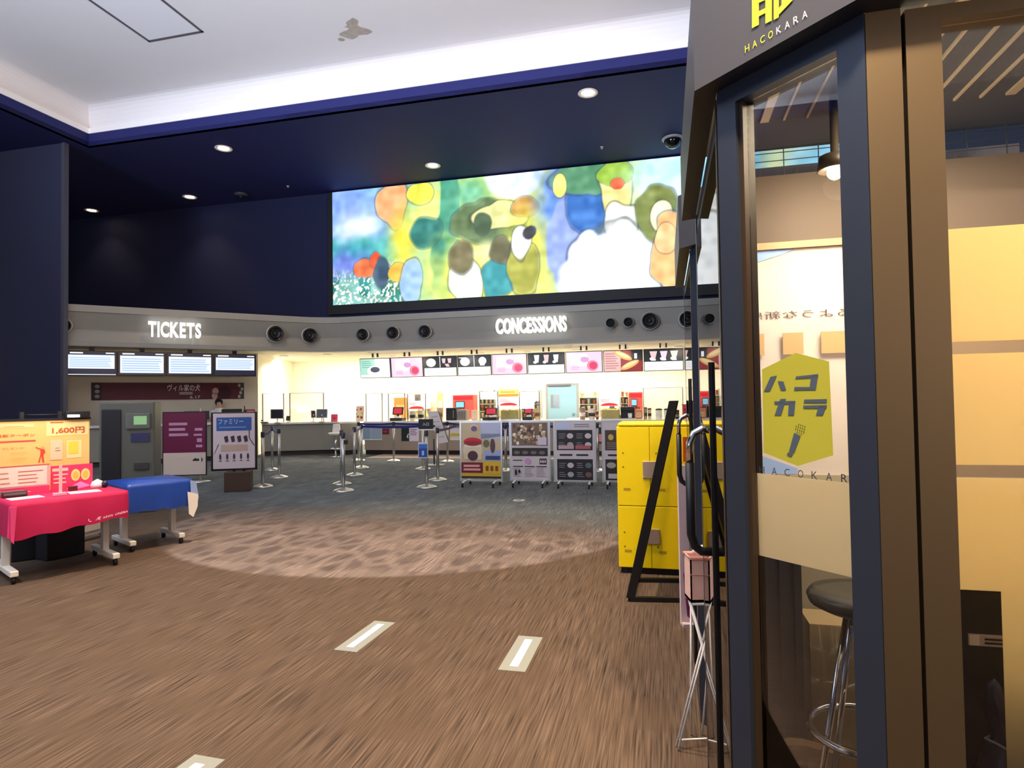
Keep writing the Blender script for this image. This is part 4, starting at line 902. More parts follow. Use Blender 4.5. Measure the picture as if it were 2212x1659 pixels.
# ------------------------------------------------------------------ poster boards on casters
def poster_board(name, label, cx, x0, x1, yt, yb, feet_y, painter, ang=-13.8, frame=None):
    p = fl(cx, feet_y); fr = Frame(p, ang); u0, z1 = fr.hit(x0, yt, 0); u1, z0 = fr.hit(x1, yb, 0); w, h = u1 - u0, z1 - z0
    t = thing(name, label, 'poster board', p, fr.a); A = frame or mat(196, 196, 196, .35, .6)
    for x in (u0 - .012, u1 + .012):
        b = B(); b.box(x - .014, -.012, .09, x + .014, .014, z1 + .02); b.build('upright', A, t)
    b = B(); b.box(u0, -.01, z0, u1, .01, z1); b.build('panel', mat(206, 196, 194, .45), t)
    b = B(); b.box(u0, -.012, z1, u1, .012, z1 + .02); b.build('top_rail', A, t)
    b = B(); b.box(u0 - .03, -.014, .085, u1 + .03, .014, .115); b.build('bottom_rail', A, t)
    for x in (u0 + w * .12, u1 - w * .12):
        b = B(); b.tube([(x, -.24, .075), (x, -.1, .095), (x, .1, .095), (x, .24, .075)], .016, 8); f = b.build('foot', WHITE, t)
        for y in (-.23, .23):
            b = B(); b.lathe([(.03, -.012), (.034, 0), (.03, .012)], 14, None, T(x, y, .034) @ Ry(90)); b.cbox((x, y, .065), (.03, .03, .03)); b.build('caster', BLACK, f)
    b = B(); painter(b, u0, z0, w, h); b.build('print', None, t)
def R_(b, m, u0, z0, w, h, x0, y0, x1, y1, k=1): b.rect(m, u0 + w * x0, z0 + h * y0, u0 + w * x1, z0 + h * y1, k, .003, -.01)
def E_(b, m, u0, z0, w, h, x, y, rx, ry, k=2, a0=0, a1=360): b.ell(m, u0 + w * x, z0 + h * y, w * rx, h * ry, k, .003, -.01, a0, a1)
TANP = mat(206, 182, 140, .5); PALEB = mat(186, 190, 210, .5)
def jar(b, *a):
    R_(b, TANP, *a, 0, .28, 1, 1); R_(b, PALEB, *a, .5, .70, 1, 1, 2); b.pol(PALEB, [(a[0] + a[2] * .52, a[1] + a[3] * .7), (a[0] + a[2] * 1.0, a[1] + a[3] * .75), (a[0] + a[2] * 1.0, a[1] + a[3] * .8), (a[0] + a[2] * .5, a[1] + a[3] * .8)], 2, .003, -.01)
    R_(b, mat(160, 170, 206, .5), *a, .58, .31, 1, .5, 2); R_(b, mat(60, 66, 110, .5), *a, .62, .33, .98, .4, 3); E_(b, mat(84, 60, 70, .5), *a, .80, .58, .06, .13, 4); E_(b, mat(110, 104, 70, .5), *a, .64, .62, .08, .07, 3)
    E_(b, mat(236, 224, 196, .5), *a, .3, .5, .24, .2, 3); R_(b, mat(226, 206, 170, .5), *a, .08, .33, .52, .56, 4); E_(b, RED, *a, .3, .655, .23, .075, 5); E_(b, mat(150, 28, 32, .5), *a, .3, .63, .22, .04, 6); E_(b, mat(80, 46, 56, .5), *a, .3, .4, .13, .09, 6); E_(b, mat(214, 196, 200, .5), *a, .34, .9, .1, .07, 4); E_(b, mat(130, 90, 110, .5), *a, .34, .89, .08, .05, 5)
    R_(b, mat(120, 30, 46, .5), *a, 0, .03, 1, .28); R_(b, mat(222, 186, 40, .5), *a, .55, .03, 1, .3, 2); R_(b, mat(214, 170, 50, .5), *a, 0, .03, 1, .09, 3); b.rows(mat(236, 170, 160, .5), a[0] + a[2] * .06, a[1] + a[3] * .12, a[0] + a[2] * .5, a[1] + a[3] * .25, 2, 3, .6, .1, .003, -.01)
    for k in range(3): R_(b, mat(150, 60, 40, .5), *a, .62 + .12 * k, .13, .69 + .12 * k, .22, 4)
    R_(b, DARK, *a, 0, 0, 1, .03)
poster_board('poster_board', 'wheeled poster board showing a red lidded jar over a yellow strip', 1038, 996, 1083, 913, 1033, 1050, jar)
def popc(b, *a):
    R_(b, mat(122, 98, 78, .5), *a, .03, .6, .97, .99); random.seed(5)
    for k in range(70):
        c = random.choice([(226, 206, 170), (160, 120, 90), (200, 170, 130), (96, 70, 56), (240, 226, 196)]); E_(b, mat(*c, .5), *a, random.uniform(.08, .92), random.uniform(.64, .95), random.uniform(.02, .06), random.uniform(.015, .04), 2 + k % 5)
    R_(b, mat(214, 200, 206, .5), *a, .72, .61, .95, .74, 8); R_(b, mat(44, 36, 36, .5), *a, .03, .42, .97, .56)
    for k in range(4): E_(b, mat(120, 100, 90, .5), *a, .16 + .22 * k, .48, .08, .03, 2)
    R_(b, mat(70, 50, 50, .5), *a, .75, .28, .94, .38); b.rows(INK, a[0] + a[2] * .05, a[1] + a[3] * .335, a[0] + a[2] * .3, a[1] + a[3] * .36, 1, 2, .6, 0, .003, -.01); E_(b, mat(206, 150, 190, .5), *a, .45, .33, .09, .05, 2)
    for k in range(3): E_(b, PAPER, *a, .79 + .055 * k, .33, .018, .025, 3); R_(b, INK, *a, .05 + .31 * k, .235, .32 + .31 * k, .25, 2); b.rows(mat(150, 140, 142, .5), a[0] + a[2] * (.05 + .31 * k), a[1] + a[3] * .06, a[0] + a[2] * (.3 + .31 * k), a[1] + a[3] * .22, 6, 2, .3, .3, .003, -.01)
    E_(b, INK, *a, .13, .14, .03, .05, 4); E_(b, INK, *a, .22, .16, .03, .03, 4)
poster_board('poster_board', 'wheeled poster board with a large popcorn picture', 1145, 1103, 1187, 912, 1039, 1050, popc)
def menu(b, *a, seed=1):
    random.seed(seed)
    for z0, z1 in ((.52, .86), (.02, .37)):
        R_(b, mat(34, 30, 34, .5), *a, .05, z0, .95, z1)
        for k in range(2):
            for q in range(2):
                x = .1 + .45 * k; z = z0 + (z1 - z0) * (.12 + .44 * q)
                c = random.choice([(200, 130, 80), (170, 170, 166), (90, 110, 104), (206, 190, 190), (120, 84, 70)])
                E_(b, mat(*c, .5), *a, x + .29, z + .05, .08, .045, 2); b.rows(mat(150, 146, 150, .5), a[0] + a[2] * x, a[1] + a[3] * z, a[0] + a[2] * (x + .18), a[1] + a[3] * (z + .1), 3, 2, .3, .3, .003, -.01)
    R_(b, mat(196, 160, 160, .5), *a, .09, .54, .48, .6, 3); R_(b, mat(176, 90, 96, .5), *a, .52, .54, .9, .6, 3)
    b.rows(INK, a[0] + a[2] * .12, a[1] + a[3] * .42, a[0] + a[2] * .44, a[1] + a[3] * .46, 1, 2, .7, 0, .003, -.01); b.rows(INK, a[0] + a[2] * .54, a[1] + a[3] * .42, a[0] + a[2] * .84, a[1] + a[3] * .46, 1, 2, .7, 0, .003, -.01); R_(b, mat(190, 200, 226, .5), *a, .05, .88, .4, .98); b.rows(mat(130, 124, 140, .5), a[0] + a[2] * .5, a[1] + a[3] * .9, a[0] + a[2] * .9, a[1] + a[3] * .97, 2, 2, .4, .1, .003, -.01)
poster_board('poster_board', 'wheeled menu board with dark food panels, fully visible, right of the popcorn board', 1240, 1198, 1286, 911, 1040, 1052, lambda b, *a: menu(b, *a, seed=3))
def menu2(b, *a):
    R_(b, mat(74, 58, 50, .5), *a, .05, .52, .95, .86); E_(b, mat(206, 176, 80, .5), *a, .2, .74, .07, .05, 2); b.rows(mat(170, 150, 130, .5), a[0] + a[2] * .1, a[1] + a[3] * .54, a[0] + a[2] * .5, a[1] + a[3] * .66, 4, 2, .3, .3, .003, -.01); R_(b, mat(40, 34, 30, .5), *a, .05, .02, .95, .37); R_(b, mat(196, 186, 180, .5), *a, .12, .05, .5, .13, 2)
    E_(b, mat(170, 160, 150, .5), *a, .2, .27, .12, .05, 2); b.rows(INK, a[0] + a[2] * .12, a[1] + a[3] * .42, a[0] + a[2] * .44, a[1] + a[3] * .46, 1, 2, .7, 0, .003, -.01)
poster_board('poster_board', 'wheeled menu board partly hidden behind the yellow lockers', 1345, 1302, 1390, 911, 1041, 1053, menu2)
# ------------------------------------------------------------------ sign boards on the left
p0 = fl(432, 1041); fr = Frame(p0, 8); u0, z1 = fr.hit(352, 890); u1, z0 = fr.hit(448, 1026); w, h = u1 - u0, z1 - z0
t = thing('sign_board', 'magenta and cream sign board with a black arrow, left of the blue headed board', 'sign board', p0, fr.a)
b = B(); b.lathe([(.19, 0), (.2, .012), (.04, .035), (0, .035)], 28); b.build('base', BASEM, t)
b = B(); b.tube([(0, .02, .03), (0, .02, z1 + .06)], .02, 12); b.build('pole', POST, t)
b = B(); b.box(u0, -.03, z0, u1, -.005, z1); b.build('frame', BLACK, t, .006)
b = B(); g_ = .02; MG = mat(112, 16, 62, .5); y = -.03
b.rect(mat(226, 206, 186, .5), u0 + g_, z0 + g_, u1 - g_, z0 + h * .36, 1, .003, y); b.rect(MG, u0 + g_, z0 + h * .36, u1 - g_, z1 - g_, 1, .003, y)
b.pol(INK, [(u1 - .26, z0 + h * .245), (u1 - .2, z0 + h * .28), (u1 - .2, z0 + h * .262), (u1 - .14, z0 + h * .262), (u1 - .14, z0 + h * .228), (u1 - .26, z0 + h * .228)], 2, .003, y); b.pol(INK, [(u1 - .1, z0 + h * .29), (u1 - .07, z0 + h * .245), (u1 - .1, z0 + h * .2)], 2, .003, y)
for a in ((.22, .70, .12, .74), (.24, .62, .13, .65), (.18, .52, .13, .58), (.2, .44, .12, .48)): b.rect(mat(206, 150, 180, .5), u1 - a[0], z0 + h * a[1], u1 - a[2] + .04, z0 + h * a[3], 2, .003, y)
b.rows(mat(206, 150, 180, .5), u0 + w * .15, z0 + h * .6, u0 + w * .6, z0 + h * .85, 3, 2, .5, .2, .003, y)
b.build('print', None, t)
p0 = fl(516, 1060); fr = Frame(p0, 14); u0, z1 = fr.hit(456, 891); u1, z0 = fr.hit(556, 1014); w, h = u1 - u0, z1 - z0
t = thing('sign_board', 'black framed white sign board with a blue header on a brown box base', 'sign board', p0, fr.a)
b = B(); b.box(-.21, -.16, 0, .21, .16, .34); b.build('base', mat(74, 54, 40, .6), t, .01)
b = B(); b.box(u0, -.02, z0, u1, .015, z1); f_ = b.build('frame', BLACK, t, .008)
b = B(); b.box(-.1, .016, .2, -.06, .04, z1 - .1); b.build('support', DARK, t)
b = B(); b.box(.06, .016, .2, .1, .04, z1 - .1); b.build('support', DARK, t)
b = B(); g_ = .035; y = -.02; PO = mat(216, 200, 204, .45); BH = mat(52, 92, 162, .45)
b.rect(PO, u0 + g_, z0 + g_, u1 - g_, z1 - g_ * .6, 1, .003, y); b.rect(BH, u0 + w * .12, z0 + h * .68, u0 + w * .88, z0 + h * .91, 2, .003, y)
b.text(mat(206, 222, 240, .5), 'ファミリー', u0 + w * .16, z0 + h * .79, u0 + w * .7, z0 + h * .88, 3, .003, y); b.rows(mat(120, 160, 210, .5), u0 + w * .18, z0 + h * .71, u0 + w * .8, z0 + h * .77, 1, 3, .3, .1, .003, y)
for k in range(4): b.pol(mat(60, 44, 60, .5), [(u0 + w * (.28 + .14 * k), z0 + h * .58), (u0 + w * (.36 + .14 * k), z0 + h * .6), (u0 + w * (.38 + .14 * k), z0 + h * .5), (u0 + w * (.31 + .14 * k), z0 + h * .48)], 3, .003, y)
for k in range(5): b.ell(mat(70, 56, 64, .5), u0 + w * (.2 + .15 * k), z0 + h * .24, w * .025, h * .05, 3, .003, y); b.rect(mat(90, 80, 88, .5), u0 + w * (.17 + .15 * k), z0 + h * .16, u0 + w * (.23 + .15 * k), z0 + h * .175, 3, .003, y)
b.pol(mat(50, 50, 70, .5), [(u0 + w * .82, z0 + h * .68), (u0 + w * .84, z0 + h * .68), (u0 + w * .84, z0 + h * .55), (u0 + w * .95, z0 + h * .42), (u0 + w * .93, z0 + h * .42), (u0 + w * .82, z0 + h * .55)], 3, .003, y)
b.pol(mat(50, 50, 50, .5), [(u0 + w * .16, z0 + h * .46), (u0 + w * .07, z0 + h * .29), (u0 + w * .075, z0 + h * .285), (u0 + w * .17, z0 + h * .45)], 3, .003, y)
b.rect(mat(196, 170, 150, .5), u0 + w * .22, z0 + h * .33, u0 + w * .8, z0 + h * .44, 2, .003, y)
b.build('print', None, t)
# things on the ticket desk and the attendant behind it
def ontdesk(px, v=.2, dx=0):
    u = TK.hit(px, 880, v)[0]; return TK.P(u, v, 1.02)
t = thing('monitor', 'low dark monitor on the ticket desk right of the attendant', 'monitor', ontdesk(501), TK.a); b = B(); b.lathe([(.1, 0), (.1, .012), (.02, .02), (.02, .12), (0, .12)], 14, None, T(0, .03, 0)); b.build('stand', DARK, t); b = B(); b.box(-.26, 0, .08, .26, .03, .36); b.build('housing', BLACK, t, .006); b = B(); b.rect(DARK, -.24, .1, .24, .34, 1, .003); b.build('display', mat(24, 26, 34, .2), t)
t = thing('monitor', 'low dark monitor on the ticket desk left of the attendant', 'monitor', ontdesk(425), TK.a); b = B(); b.lathe([(.1, 0), (.1, .012), (.02, .02), (.02, .12), (0, .12)], 14, None, T(0, .03, 0)); b.build('stand', DARK, t); b = B(); b.box(-.3, 0, .08, .3, .03, .32); b.build('housing', BLACK, t, .006); b = B(); b.rect(DARK, -.28, .1, .28, .30, 1, .003); b.build('display', mat(24, 26, 34, .2), t)
t = thing('display_box', 'small red box near the right end of the ticket desk', 'box', ontdesk(541), TK.a); b = B(); b.box(-.12, 0, 0, .12, .1, .34); b.build('body', mat(150, 40, 56, .5), t, .008); b = B(); b.rect(mat(214, 160, 150, .5), -.09, .2, .09, .3, 1, .003); b.build('print', None, t)
t = thing('bottle', 'slim dark bottle standing left of the red box on the ticket desk', 'bottle', ontdesk(528.5), TK.a); b = B(); b.lathe([(.03, 0), (.03, .3), (.012, .36), (.012, .42), (0, .42)], 14); b.build('body', BLACK, t); b = B(); b.lathe([(.014, .42), (.014, .44), (0, .44)], 10); b.build('cap', DARK, t)
# ------------------------------------------------------------------ attendant behind the ticket desk
def skin_body(name, joints, bones, m, parent, root=0, sub=2):
    me = bpy.data.meshes.new(name); me.from_pydata([j[0] for j in joints], bones, []); o = bpy.data.objects.new(name, me); COL.objects.link(o); o.parent = parent
    sk = o.modifiers.new('skin', 'SKIN'); 
    for i, j in enumerate(joints):
        r_ = j[1]; me.skin_vertices[0].data[i].radius = r_ if isinstance(r_, tuple) else (r_, r_); me.skin_vertices[0].data[i].use_root = (i == root)
    sk.use_smooth_shade = True; sb = o.modifiers.new('subsurf', 'SUBSURF'); sb.levels = sb.render_levels = sub
    me.materials.append(m); return o
SKIN = mat(214, 170, 140, .55); SHIRT = mat(226, 222, 218, .7); HAIR = mat(20, 17, 16, .6)
pos = TK.P(TK.hit(473, 872, .92)[0], .92, 0)
t = thing('person', 'dark haired person in a white top standing behind the ticket desk, seen between sign boards', 'person', pos, TK.a)
zt = TK.hit(473, 863, .92)[1]; k = zt / 1.60
J = [((0, 0, .86 * k), (.13, .1)), ((0, 0, 1.05 * k), (.12, .09)), ((0, 0, 1.24 * k), (.15, .10)), ((0, 0, 1.33 * k), (.07, .06)), ((0, -.01, 1.39 * k), .05), ((0, -.015, 1.46 * k), (.07, .085)), ((0, -.01, 1.54 * k), (.075, .09)),
     ((.17, 0, 1.29 * k), .05), ((.24, .0, 1.06 * k), .038), ((.24, -.06, .84 * k), .03), ((-.17, 0, 1.29 * k), .05), ((-.24, 0, 1.06 * k), .038), ((-.24, -.06, .84 * k), .03),
     ((.09, 0, .80 * k), .085), ((.10, -.01, .45 * k), .06), ((.10, .02, .08), .045), ((.10, -.12, .04), .035), ((-.09, 0, .80 * k), .085), ((-.10, -.01, .45 * k), .06), ((-.10, .02, .08), .045), ((-.10, -.12, .04), .035)]
E_b = [(0, 1), (1, 2), (2, 3), (3, 4), (4, 5), (5, 6), (2, 7), (7, 8), (8, 9), (2, 10), (10, 11), (11, 12), (0, 13), (13, 14), (14, 15), (15, 16), (0, 17), (17, 18), (18, 19), (19, 20)]
for sx, w_ in ((1, 9), (-1, 12)):
    wx, wy, wz = J[w_][0]; J.append(((wx, wy - .06, wz - .01), (.035, .02))); pi = len(J) - 1; E_b.append((w_, pi))
    for q, ln in enumerate((.07, .08, .075, .06)):
        fx = wx + (q - 1.5) * .02; J.append(((fx, wy - .10, wz - .015), .0085)); a_ = len(J) - 1; E_b.append((pi, a_)); J.append(((fx, wy - .10 - ln, wz - .04), .0075)); E_b.append((a_, a_ + 1))
    J.append(((wx - sx * .05, wy - .07, wz - .015), .01)); a_ = len(J) - 1; E_b.append((pi, a_)); J.append(((wx - sx * .06, wy - .11, wz - .03), .008)); E_b.append((a_, a_ + 1))
skin_body('body', J, E_b, SKIN, t, 0, 1)
b = B(); hz = 1.50 * k
for p in ((.03, -.098), (-.03, -.098)): b.ball((p[0], p[1], hz), .011, None, None, 6)
b.build('eyes', HAIR, t)
b = B(); b.prism([(-.014, -.10), (.014, -.10), (0, -.128)], hz - .05, hz - .012); b.build('nose', SKIN, t)
b = B(); b.box(-.025, -.104, hz - .075, .025, -.095, hz - .066); b.build('mouth', mat(170, 96, 90, .5), t)
b = B(); b.ball((.0, .02, 1.525 * k), (.105, .118, .105)); vs = b.v; b.v = [(x, max(y, -.06 if z > 1.56 * k else -.02), max(z, 1.43 * k)) for x, y, z in vs]; b.build('hair', HAIR, t)
b = B(); b.lathe([(.155, .82 * k), (.15, 1.0 * k), (.175, 1.2 * k), (.16, 1.30 * k), (.085, 1.36 * k), (.06, 1.375 * k)], 20, None, Matrix.Diagonal((1, .72, 1, 1))); 
for sx in (-1, 1): b.tube([(sx * .13, 0, 1.29 * k), (sx * .185, 0, 1.27 * k), (sx * .235, 0, 1.12 * k)], [.06, .064, .056], 12)
b.build('shirt', SHIRT, t)
b = B(); b.lathe([(.12, .05), (.14, .4 * k), (.17, .84 * k)], 20, None, Matrix.Diagonal((1.25, .75, 1, 1))); b.build('skirt', DARK, t)
# ------------------------------------------------------------------ machine partly hidden behind the blue table
p0 = aty(272, 900, 8.7); p0.z = 0; fr = Frame(p0, 20); u0 = fr.hit(214, 900)[0]; u1 = fr.hit(334, 900)[0]; um = fr.hit(262, 900)[0]; zt = fr.hit(300, 868)[1]
t = thing('self_service_machine', 'tall grey self service machine with green screen and black side panel behind the blue table', 'machine', p0, fr.a)
b = B(); b.box(u0, 0, .0, u1, .5, zt); b.build('body', mat(90, 92, 84, .5), t, .02)
b = B(); b.box(u0 + .03, -.02, .12, um, .0, zt - .1); b.build('side_panel', mat(22, 22, 30, .5), t, .01)
b = B(); b.box(um + .06, -.04, zt - .38, u1 - .05, 0, zt - .16); f_ = b.build('screen_frame', mat(96, 100, 96, .4), t, .01)
b = B(); b.rect(mat(150, 200, 140, .4, 0, .8), um + .16, zt - .32, u1 - .09, zt - .2, 1, .003, -.04); b.build('display', None, f_)
b = B(); b.box(um + .12, -.02, zt - .56, u1 - .06, 0, zt - .44); b.build('card_panel', mat(44, 48, 90, .5), t)
b = B(); b.box(um + .16, -.03, zt - .95, um + .34, 0, zt - .86); b.build('ticket_slot', mat(60, 60, 58, .4), t)
# ------------------------------------------------------------------ tables with cloths
TBL = mat(228, 222, 210, .45)
A0 = fl(24, 1087, .7); PT = Frame(A0, 49.7)
def tleg(fr, t, u, v0, v1, z):
    b = B(); b.box(u - .025, (v0 + v1) / 2 - .04, .09, u + .025, (v0 + v1) / 2 + .04, z); l = b.build('leg', TBL, t)
    b = B(); b.box(u - .03, v0, .065, u + .03, v1, .115); b.build('foot', TBL, l, .008)
    for v in (v0 + .04, v1 - .04):
        b = B(); b.lathe([(.028, -.014), (.032, 0), (.028, .014)], 14, None, T(u, v, .032) @ Ry(90)); b.cbox((u, v, .06), (.03, .03, .02)); b.build('caster', BLACK, l)
def table(name, label, fr, u0, u1, dep, legs):
    t = thing(name, label, 'table', fr.P(0, 0), fr.a)
    b = B(); b.box(u0, 0, .665, u1, dep, .69); b.build('tabletop', TBL, t)
    b = B(); b.box(u0 + .06, dep * .45, .60, u1 - .06, dep * .55, .665); b.build('beam', TBL, t)
    for u in legs: tleg(fr, t, u, .05, dep - .02, .665)
    return t
table('folding_table', 'white caster table under the pink cloth', PT, .01, .86, .74, (.035, .80))
def cloth(name, label, fr, u0, u1, dep, m, drops, seed, corner=None):
    """drops: front, right, back, left hem heights"""
    random.seed(seed); o = thing(name, label, 'tablecloth', fr.P(0, 0, .6905), fr.a); zt = .0115; b = B()
    # perimeter points with drops
    per = []; n = 26
    def edge(p, q, h0, h1, nn):
        for i in range(n):
            k = i / n; per.append((p[0] + (q[0] - p[0]) * k, p[1] + (q[1] - p[1]) * k, h0 + (h1 - h0) * k, nn, k))
    f_, r_, bk, l_ = drops
    edge((u0, -.012), (u1, -.012), f_[0], f_[1], (0, -1)); edge((u1, -.012), (u1, dep + .012), r_, r_, (1, 0)); edge((u1, dep + .012), (u0, dep + .012), bk, bk, (0, 1)); edge((u0, dep + .012), (u0, -.012), l_, l_, (-1, 0))
    N_ = len(per); rows_ = 7; vs = []; fs = []
    for j in range(rows_ + 1):
        g = j / rows_
        for i, (x, y, h, nn, k) in enumerate(per):
            wv_ = (math.sin(i * .55 + seed) * .5 + math.sin(i * .23 + 2 * seed) * .5) * .014 * g + .012 * g * (1 - g) * 2 + .012 * g
            e_ = min(1, 3 * min(k, 1 - k) + .25)
            vs.append((x + nn[0] * (wv_ + .004), y + nn[1] * (wv_ + .004), zt - (.6905 + zt - h) * g * (1 + .03 * math.sin(i * .8))))
    for j in range(rows_):
        for i in range(N_): fs.append((j * N_ + i, j * N_ + (i + 1) % N_, (j + 1) * N_ + (i + 1) % N_, (j + 1) * N_ + i))
    fs.append(list(range(N_))); b.add(vs, fs, None, None, True); b.build('drape', m, o)
    return o
pk = cloth('tablecloth', 'crimson pink cloth with white lettering draped over the near table', PT, 0, .87, .75, speckle('pink_cloth', 196, 16, 78, .75, .12, 5), (((.385), (.465)), .45, .45, .40), 3)
ua, za = PT.hit(208, 1107, -.035); ub, zb_ = PT.hit(273, 1094, -.035)
b = B(); zz = .470 - .6905
def slant(x): return zz + (x - ua) / (ub - ua) * .035
x = ua - .01
for ch in 'Æ AEON CINEMA':
    if ch == ' ': x += .014; continue
    vs, fs, a0, a1, b0, b1 = text_mesh(ch, .02); h_ = .031 if ch == 'Æ' else .019; sc = h_ / (b1 - b0) * (.95 if ch == 'Æ' else 1.0)
    b.add([(x + (p.x - a0) * sc + .25 * (p.y - b0) * sc, -.052, slant(x) + (p.y - b0) * sc) for p in vs], fs, mat(244, 214, 226, .6)); x += (a1 - a0) * sc + .004
b.tube([(ua - .05 + .014 * math.cos(a), -.052, slant(ua) + .008 + .014 * math.sin(a)) for a in [PI * (.75 + .9 * k / 8) for k in range(9)]], .003, 6, mat(244, 214, 226, .6))
b.build('lettering', None, pk)
b = B(); b.prismy([(-.012, -.02), (.03, -.02), (.012, -.33), (-.01, -.30)], -.045, -.035); b.prismy([(-.02, -.02), (.0, -.02), (-.012, -.29), (-.03, -.27)], -.03, -.022)
b.build('corner_fold', mat(236, 70, 130, .7), pk)
Bc = fl(413, 1034, .7); BT = Frame(Bc, 50)
table('folding_table', 'white caster table under the blue cloth', BT, -.61, -.01, .62, (-.55, -.07))
bl_ = cloth('tablecloth', 'royal blue shiny cloth on the table behind the pink one', BT, -.62, 0, .62, speckle('blue_cloth', 30, 66, 150, .35, .15, 6), (((.42), (.41)), .40, .42, .45), 5)
b = B(); b.prismy([(-.06, -.12), (.05, -.16), (.045, -.29), (.0, -.40), (-.045, -.36)], -.055, -.05); b.build('paper_flap', mat(236, 226, 214, .7), bl_, 0, None)
b = B(); b.prismy([(-.03, .0), (.03, -.02), (.06, -.2), (.04, -.26), (-.02, -.2)], -.05, -.043); b.build('plastic_corner', mat(150, 170, 214, .15), bl_)
# lit coupon board at the back of the pink table
VBd = .66
u0 = PT.hit(-40, 960, VBd)[0]; u1 = PT.hit(193, 960, VBd)[0]; z1 = PT.hit(150, 907, VBd)[1]; w = u1 - u0; h = z1 - .702
t = thing('coupon_board', 'yellow lit coupon board standing at the back of the pink table', 'display board', PT.P(u0, VBd, .703), PT.a)
b = B(); b.box(0, 0, 0, w, .03, h); b.build('panel', mat(236, 214, 150, .5), t)
b = B(); b.box(-.01, -.012, h, w + .01, .035, h + .02); b.build('top_edge', BLACK, t)
def px_(x, y): u, z = PT.hit(x, y, VBd); return u - u0, z - .703
YEL = mat(246, 200, 122, .5); YL2 = mat(248, 214, 150, .5); ORG = mat(206, 92, 50, .5); PKB = mat(226, 60, 110, .5); LPK = mat(250, 206, 190, .5)
b = B(); b.rect(YEL, 0, 0, w, h, 1, .002)
def tx(m, s_, x0, y0, x1, y1, k=3, bold=.0): a = px_(x0, y1); c = px_(x1, y0); b.text(m, s_, a[0], a[1], c[0], c[1], k, .002, 0, bold)
def rc(m, x0, y0, x1, y1, k=2): a = px_(x0, y1); c = px_(x1, y0); b.rect(m, a[0], a[1], c[0], c[1], k, .002)
rc(YL2, -40, 914, 74, 927); rc(mat(236, 180, 110, .5), 8, 920, 52, 923, 3); tx(ORG, '最新クーポン', -10, 936, 75, 946, 3, .01); rc(mat(226, 80, 80, .5), -40, 950, 77, 959); tx(mat(190, 120, 60, .5), 'プレゼント!', 4, 965, 52, 972)
for k in range(6): rc(mat(240, 190, 100, .5), 22, 977 + 4 * k, 58 - (k % 3) * 4, 978.5 + 4 * k, 3)
rc(mat(250, 232, 160, .5), 100, 909, 190, 942); tx(ORG, '1,600円', 112, 921, 182, 938, 4, .02); rc(ORG, 108, 911, 136, 914, 4)
rc(mat(250, 206, 170, .5), 108, 950, 135, 994, 3); rc(mat(252, 214, 80, .5), 147, 953, 169, 980, 3); rc(mat(244, 226, 160, .5), 144, 950, 176, 990, 2); rc(mat(150, 110, 90, .5), 119, 967, 128, 968.5, 4); rc(mat(150, 110, 90, .5), 119, 972, 130, 974, 4)
def pl(m, pts, k=4): b.pol(m, [px_(*p) for p in pts], k, .002)
pl(mat(214, 70, 60, .5), [(87, 969), (96, 971), (97, 977), (93, 982), (95, 999), (92, 999), (89, 983), (85, 999), (82, 999), (87, 981)]); pl(ORG, [(76, 965), (88, 969), (87, 971), (76, 967)]); a = px_(92, 967); b.ell(mat(240, 170, 120, .5), a[0], a[1], .014, .014, 4, .002)
b.build('print', None, t)
b = B(); b.tube([(px_(48, 895)[0], .02, h + .055), (px_(165, 893)[0], .02, h + .055)], .006, 8); b.build('lamp_rail', BLACK, t)
for x in (48, 130):
    b = B(); xx = px_(x, 890)[0]; b.box(xx - .015, 0, h + .01, xx + .015, .04, h + .085); b.build('clamp', BLACK, t)
b = B(); xa = px_(141, 897)[0]; xb = px_(167, 897)[0]; b.box(xa - .01, -.075, h + .018, xb + .09, .0, h + .085); lh = b.build('lamp_housing', BLACK, t, .006)
b = B(); b.flat = True; b.box(xa, -.078, h + .026, xb, -.075, h + .05); b.build('lamp_tube', mat(255, 250, 240, .4, 0, 6), lh)
light('board_lamp', 'AREA', (w * .45, -.5, h + .30), 5, (1, .9, .74), size=.8, size_y=.1, parent=t).rotation_euler = (math.radians(35), 0, 0)
# small boards in front of it
def board(name, label, x0, x1, yt, v, painter, m):
    a0 = PT.hit(x0, 1020, v)[0]; a1 = PT.hit(x1, 1020, v)[0]; zt_ = PT.hit((x0 + x1) / 2, yt, v)[1] - .703; t = thing(name, label, 'notice board', PT.P(a0, v, .703), PT.a)
    b = B(); b.box(0, 0, 0, a1 - a0, .012, zt_); b.build('panel', m, t); b = B(); b.box(.02, .012, 0, .05, .07, .03); b.build('support', PAPER, t); b = B(); painter(b, a1 - a0, zt_); b.build('print', None, t)
def n1(b, w, h):
    b.rect(mat(244, 170, 180, .5), 0, 0, w, h, 1); b.rect(mat(250, 222, 206, .5), 0, h * .3, w - .02, h * .95, 2); b.rows(mat(214, 130, 110, .5), .02, h * .35, w * .45, h * .85, 3, 3, .2, .3); b.rows(mat(200, 96, 96, .5), w * .5, h * .35, w * .9, h * .85, 4, 3, .2, .3); b.rect(PKB, 0, 0, w, h * .26, 2); b.rows(LPK, .03, h * .06, w * .8, h * .2, 2, 3, .3, .3); b.rect(ORG, 0, h * .97, w, h, 3)
board('notice_board', 'cream and pink notice board on the pink table, left of the magenta one', -34, 107, 1006, .50, n1, LPK)
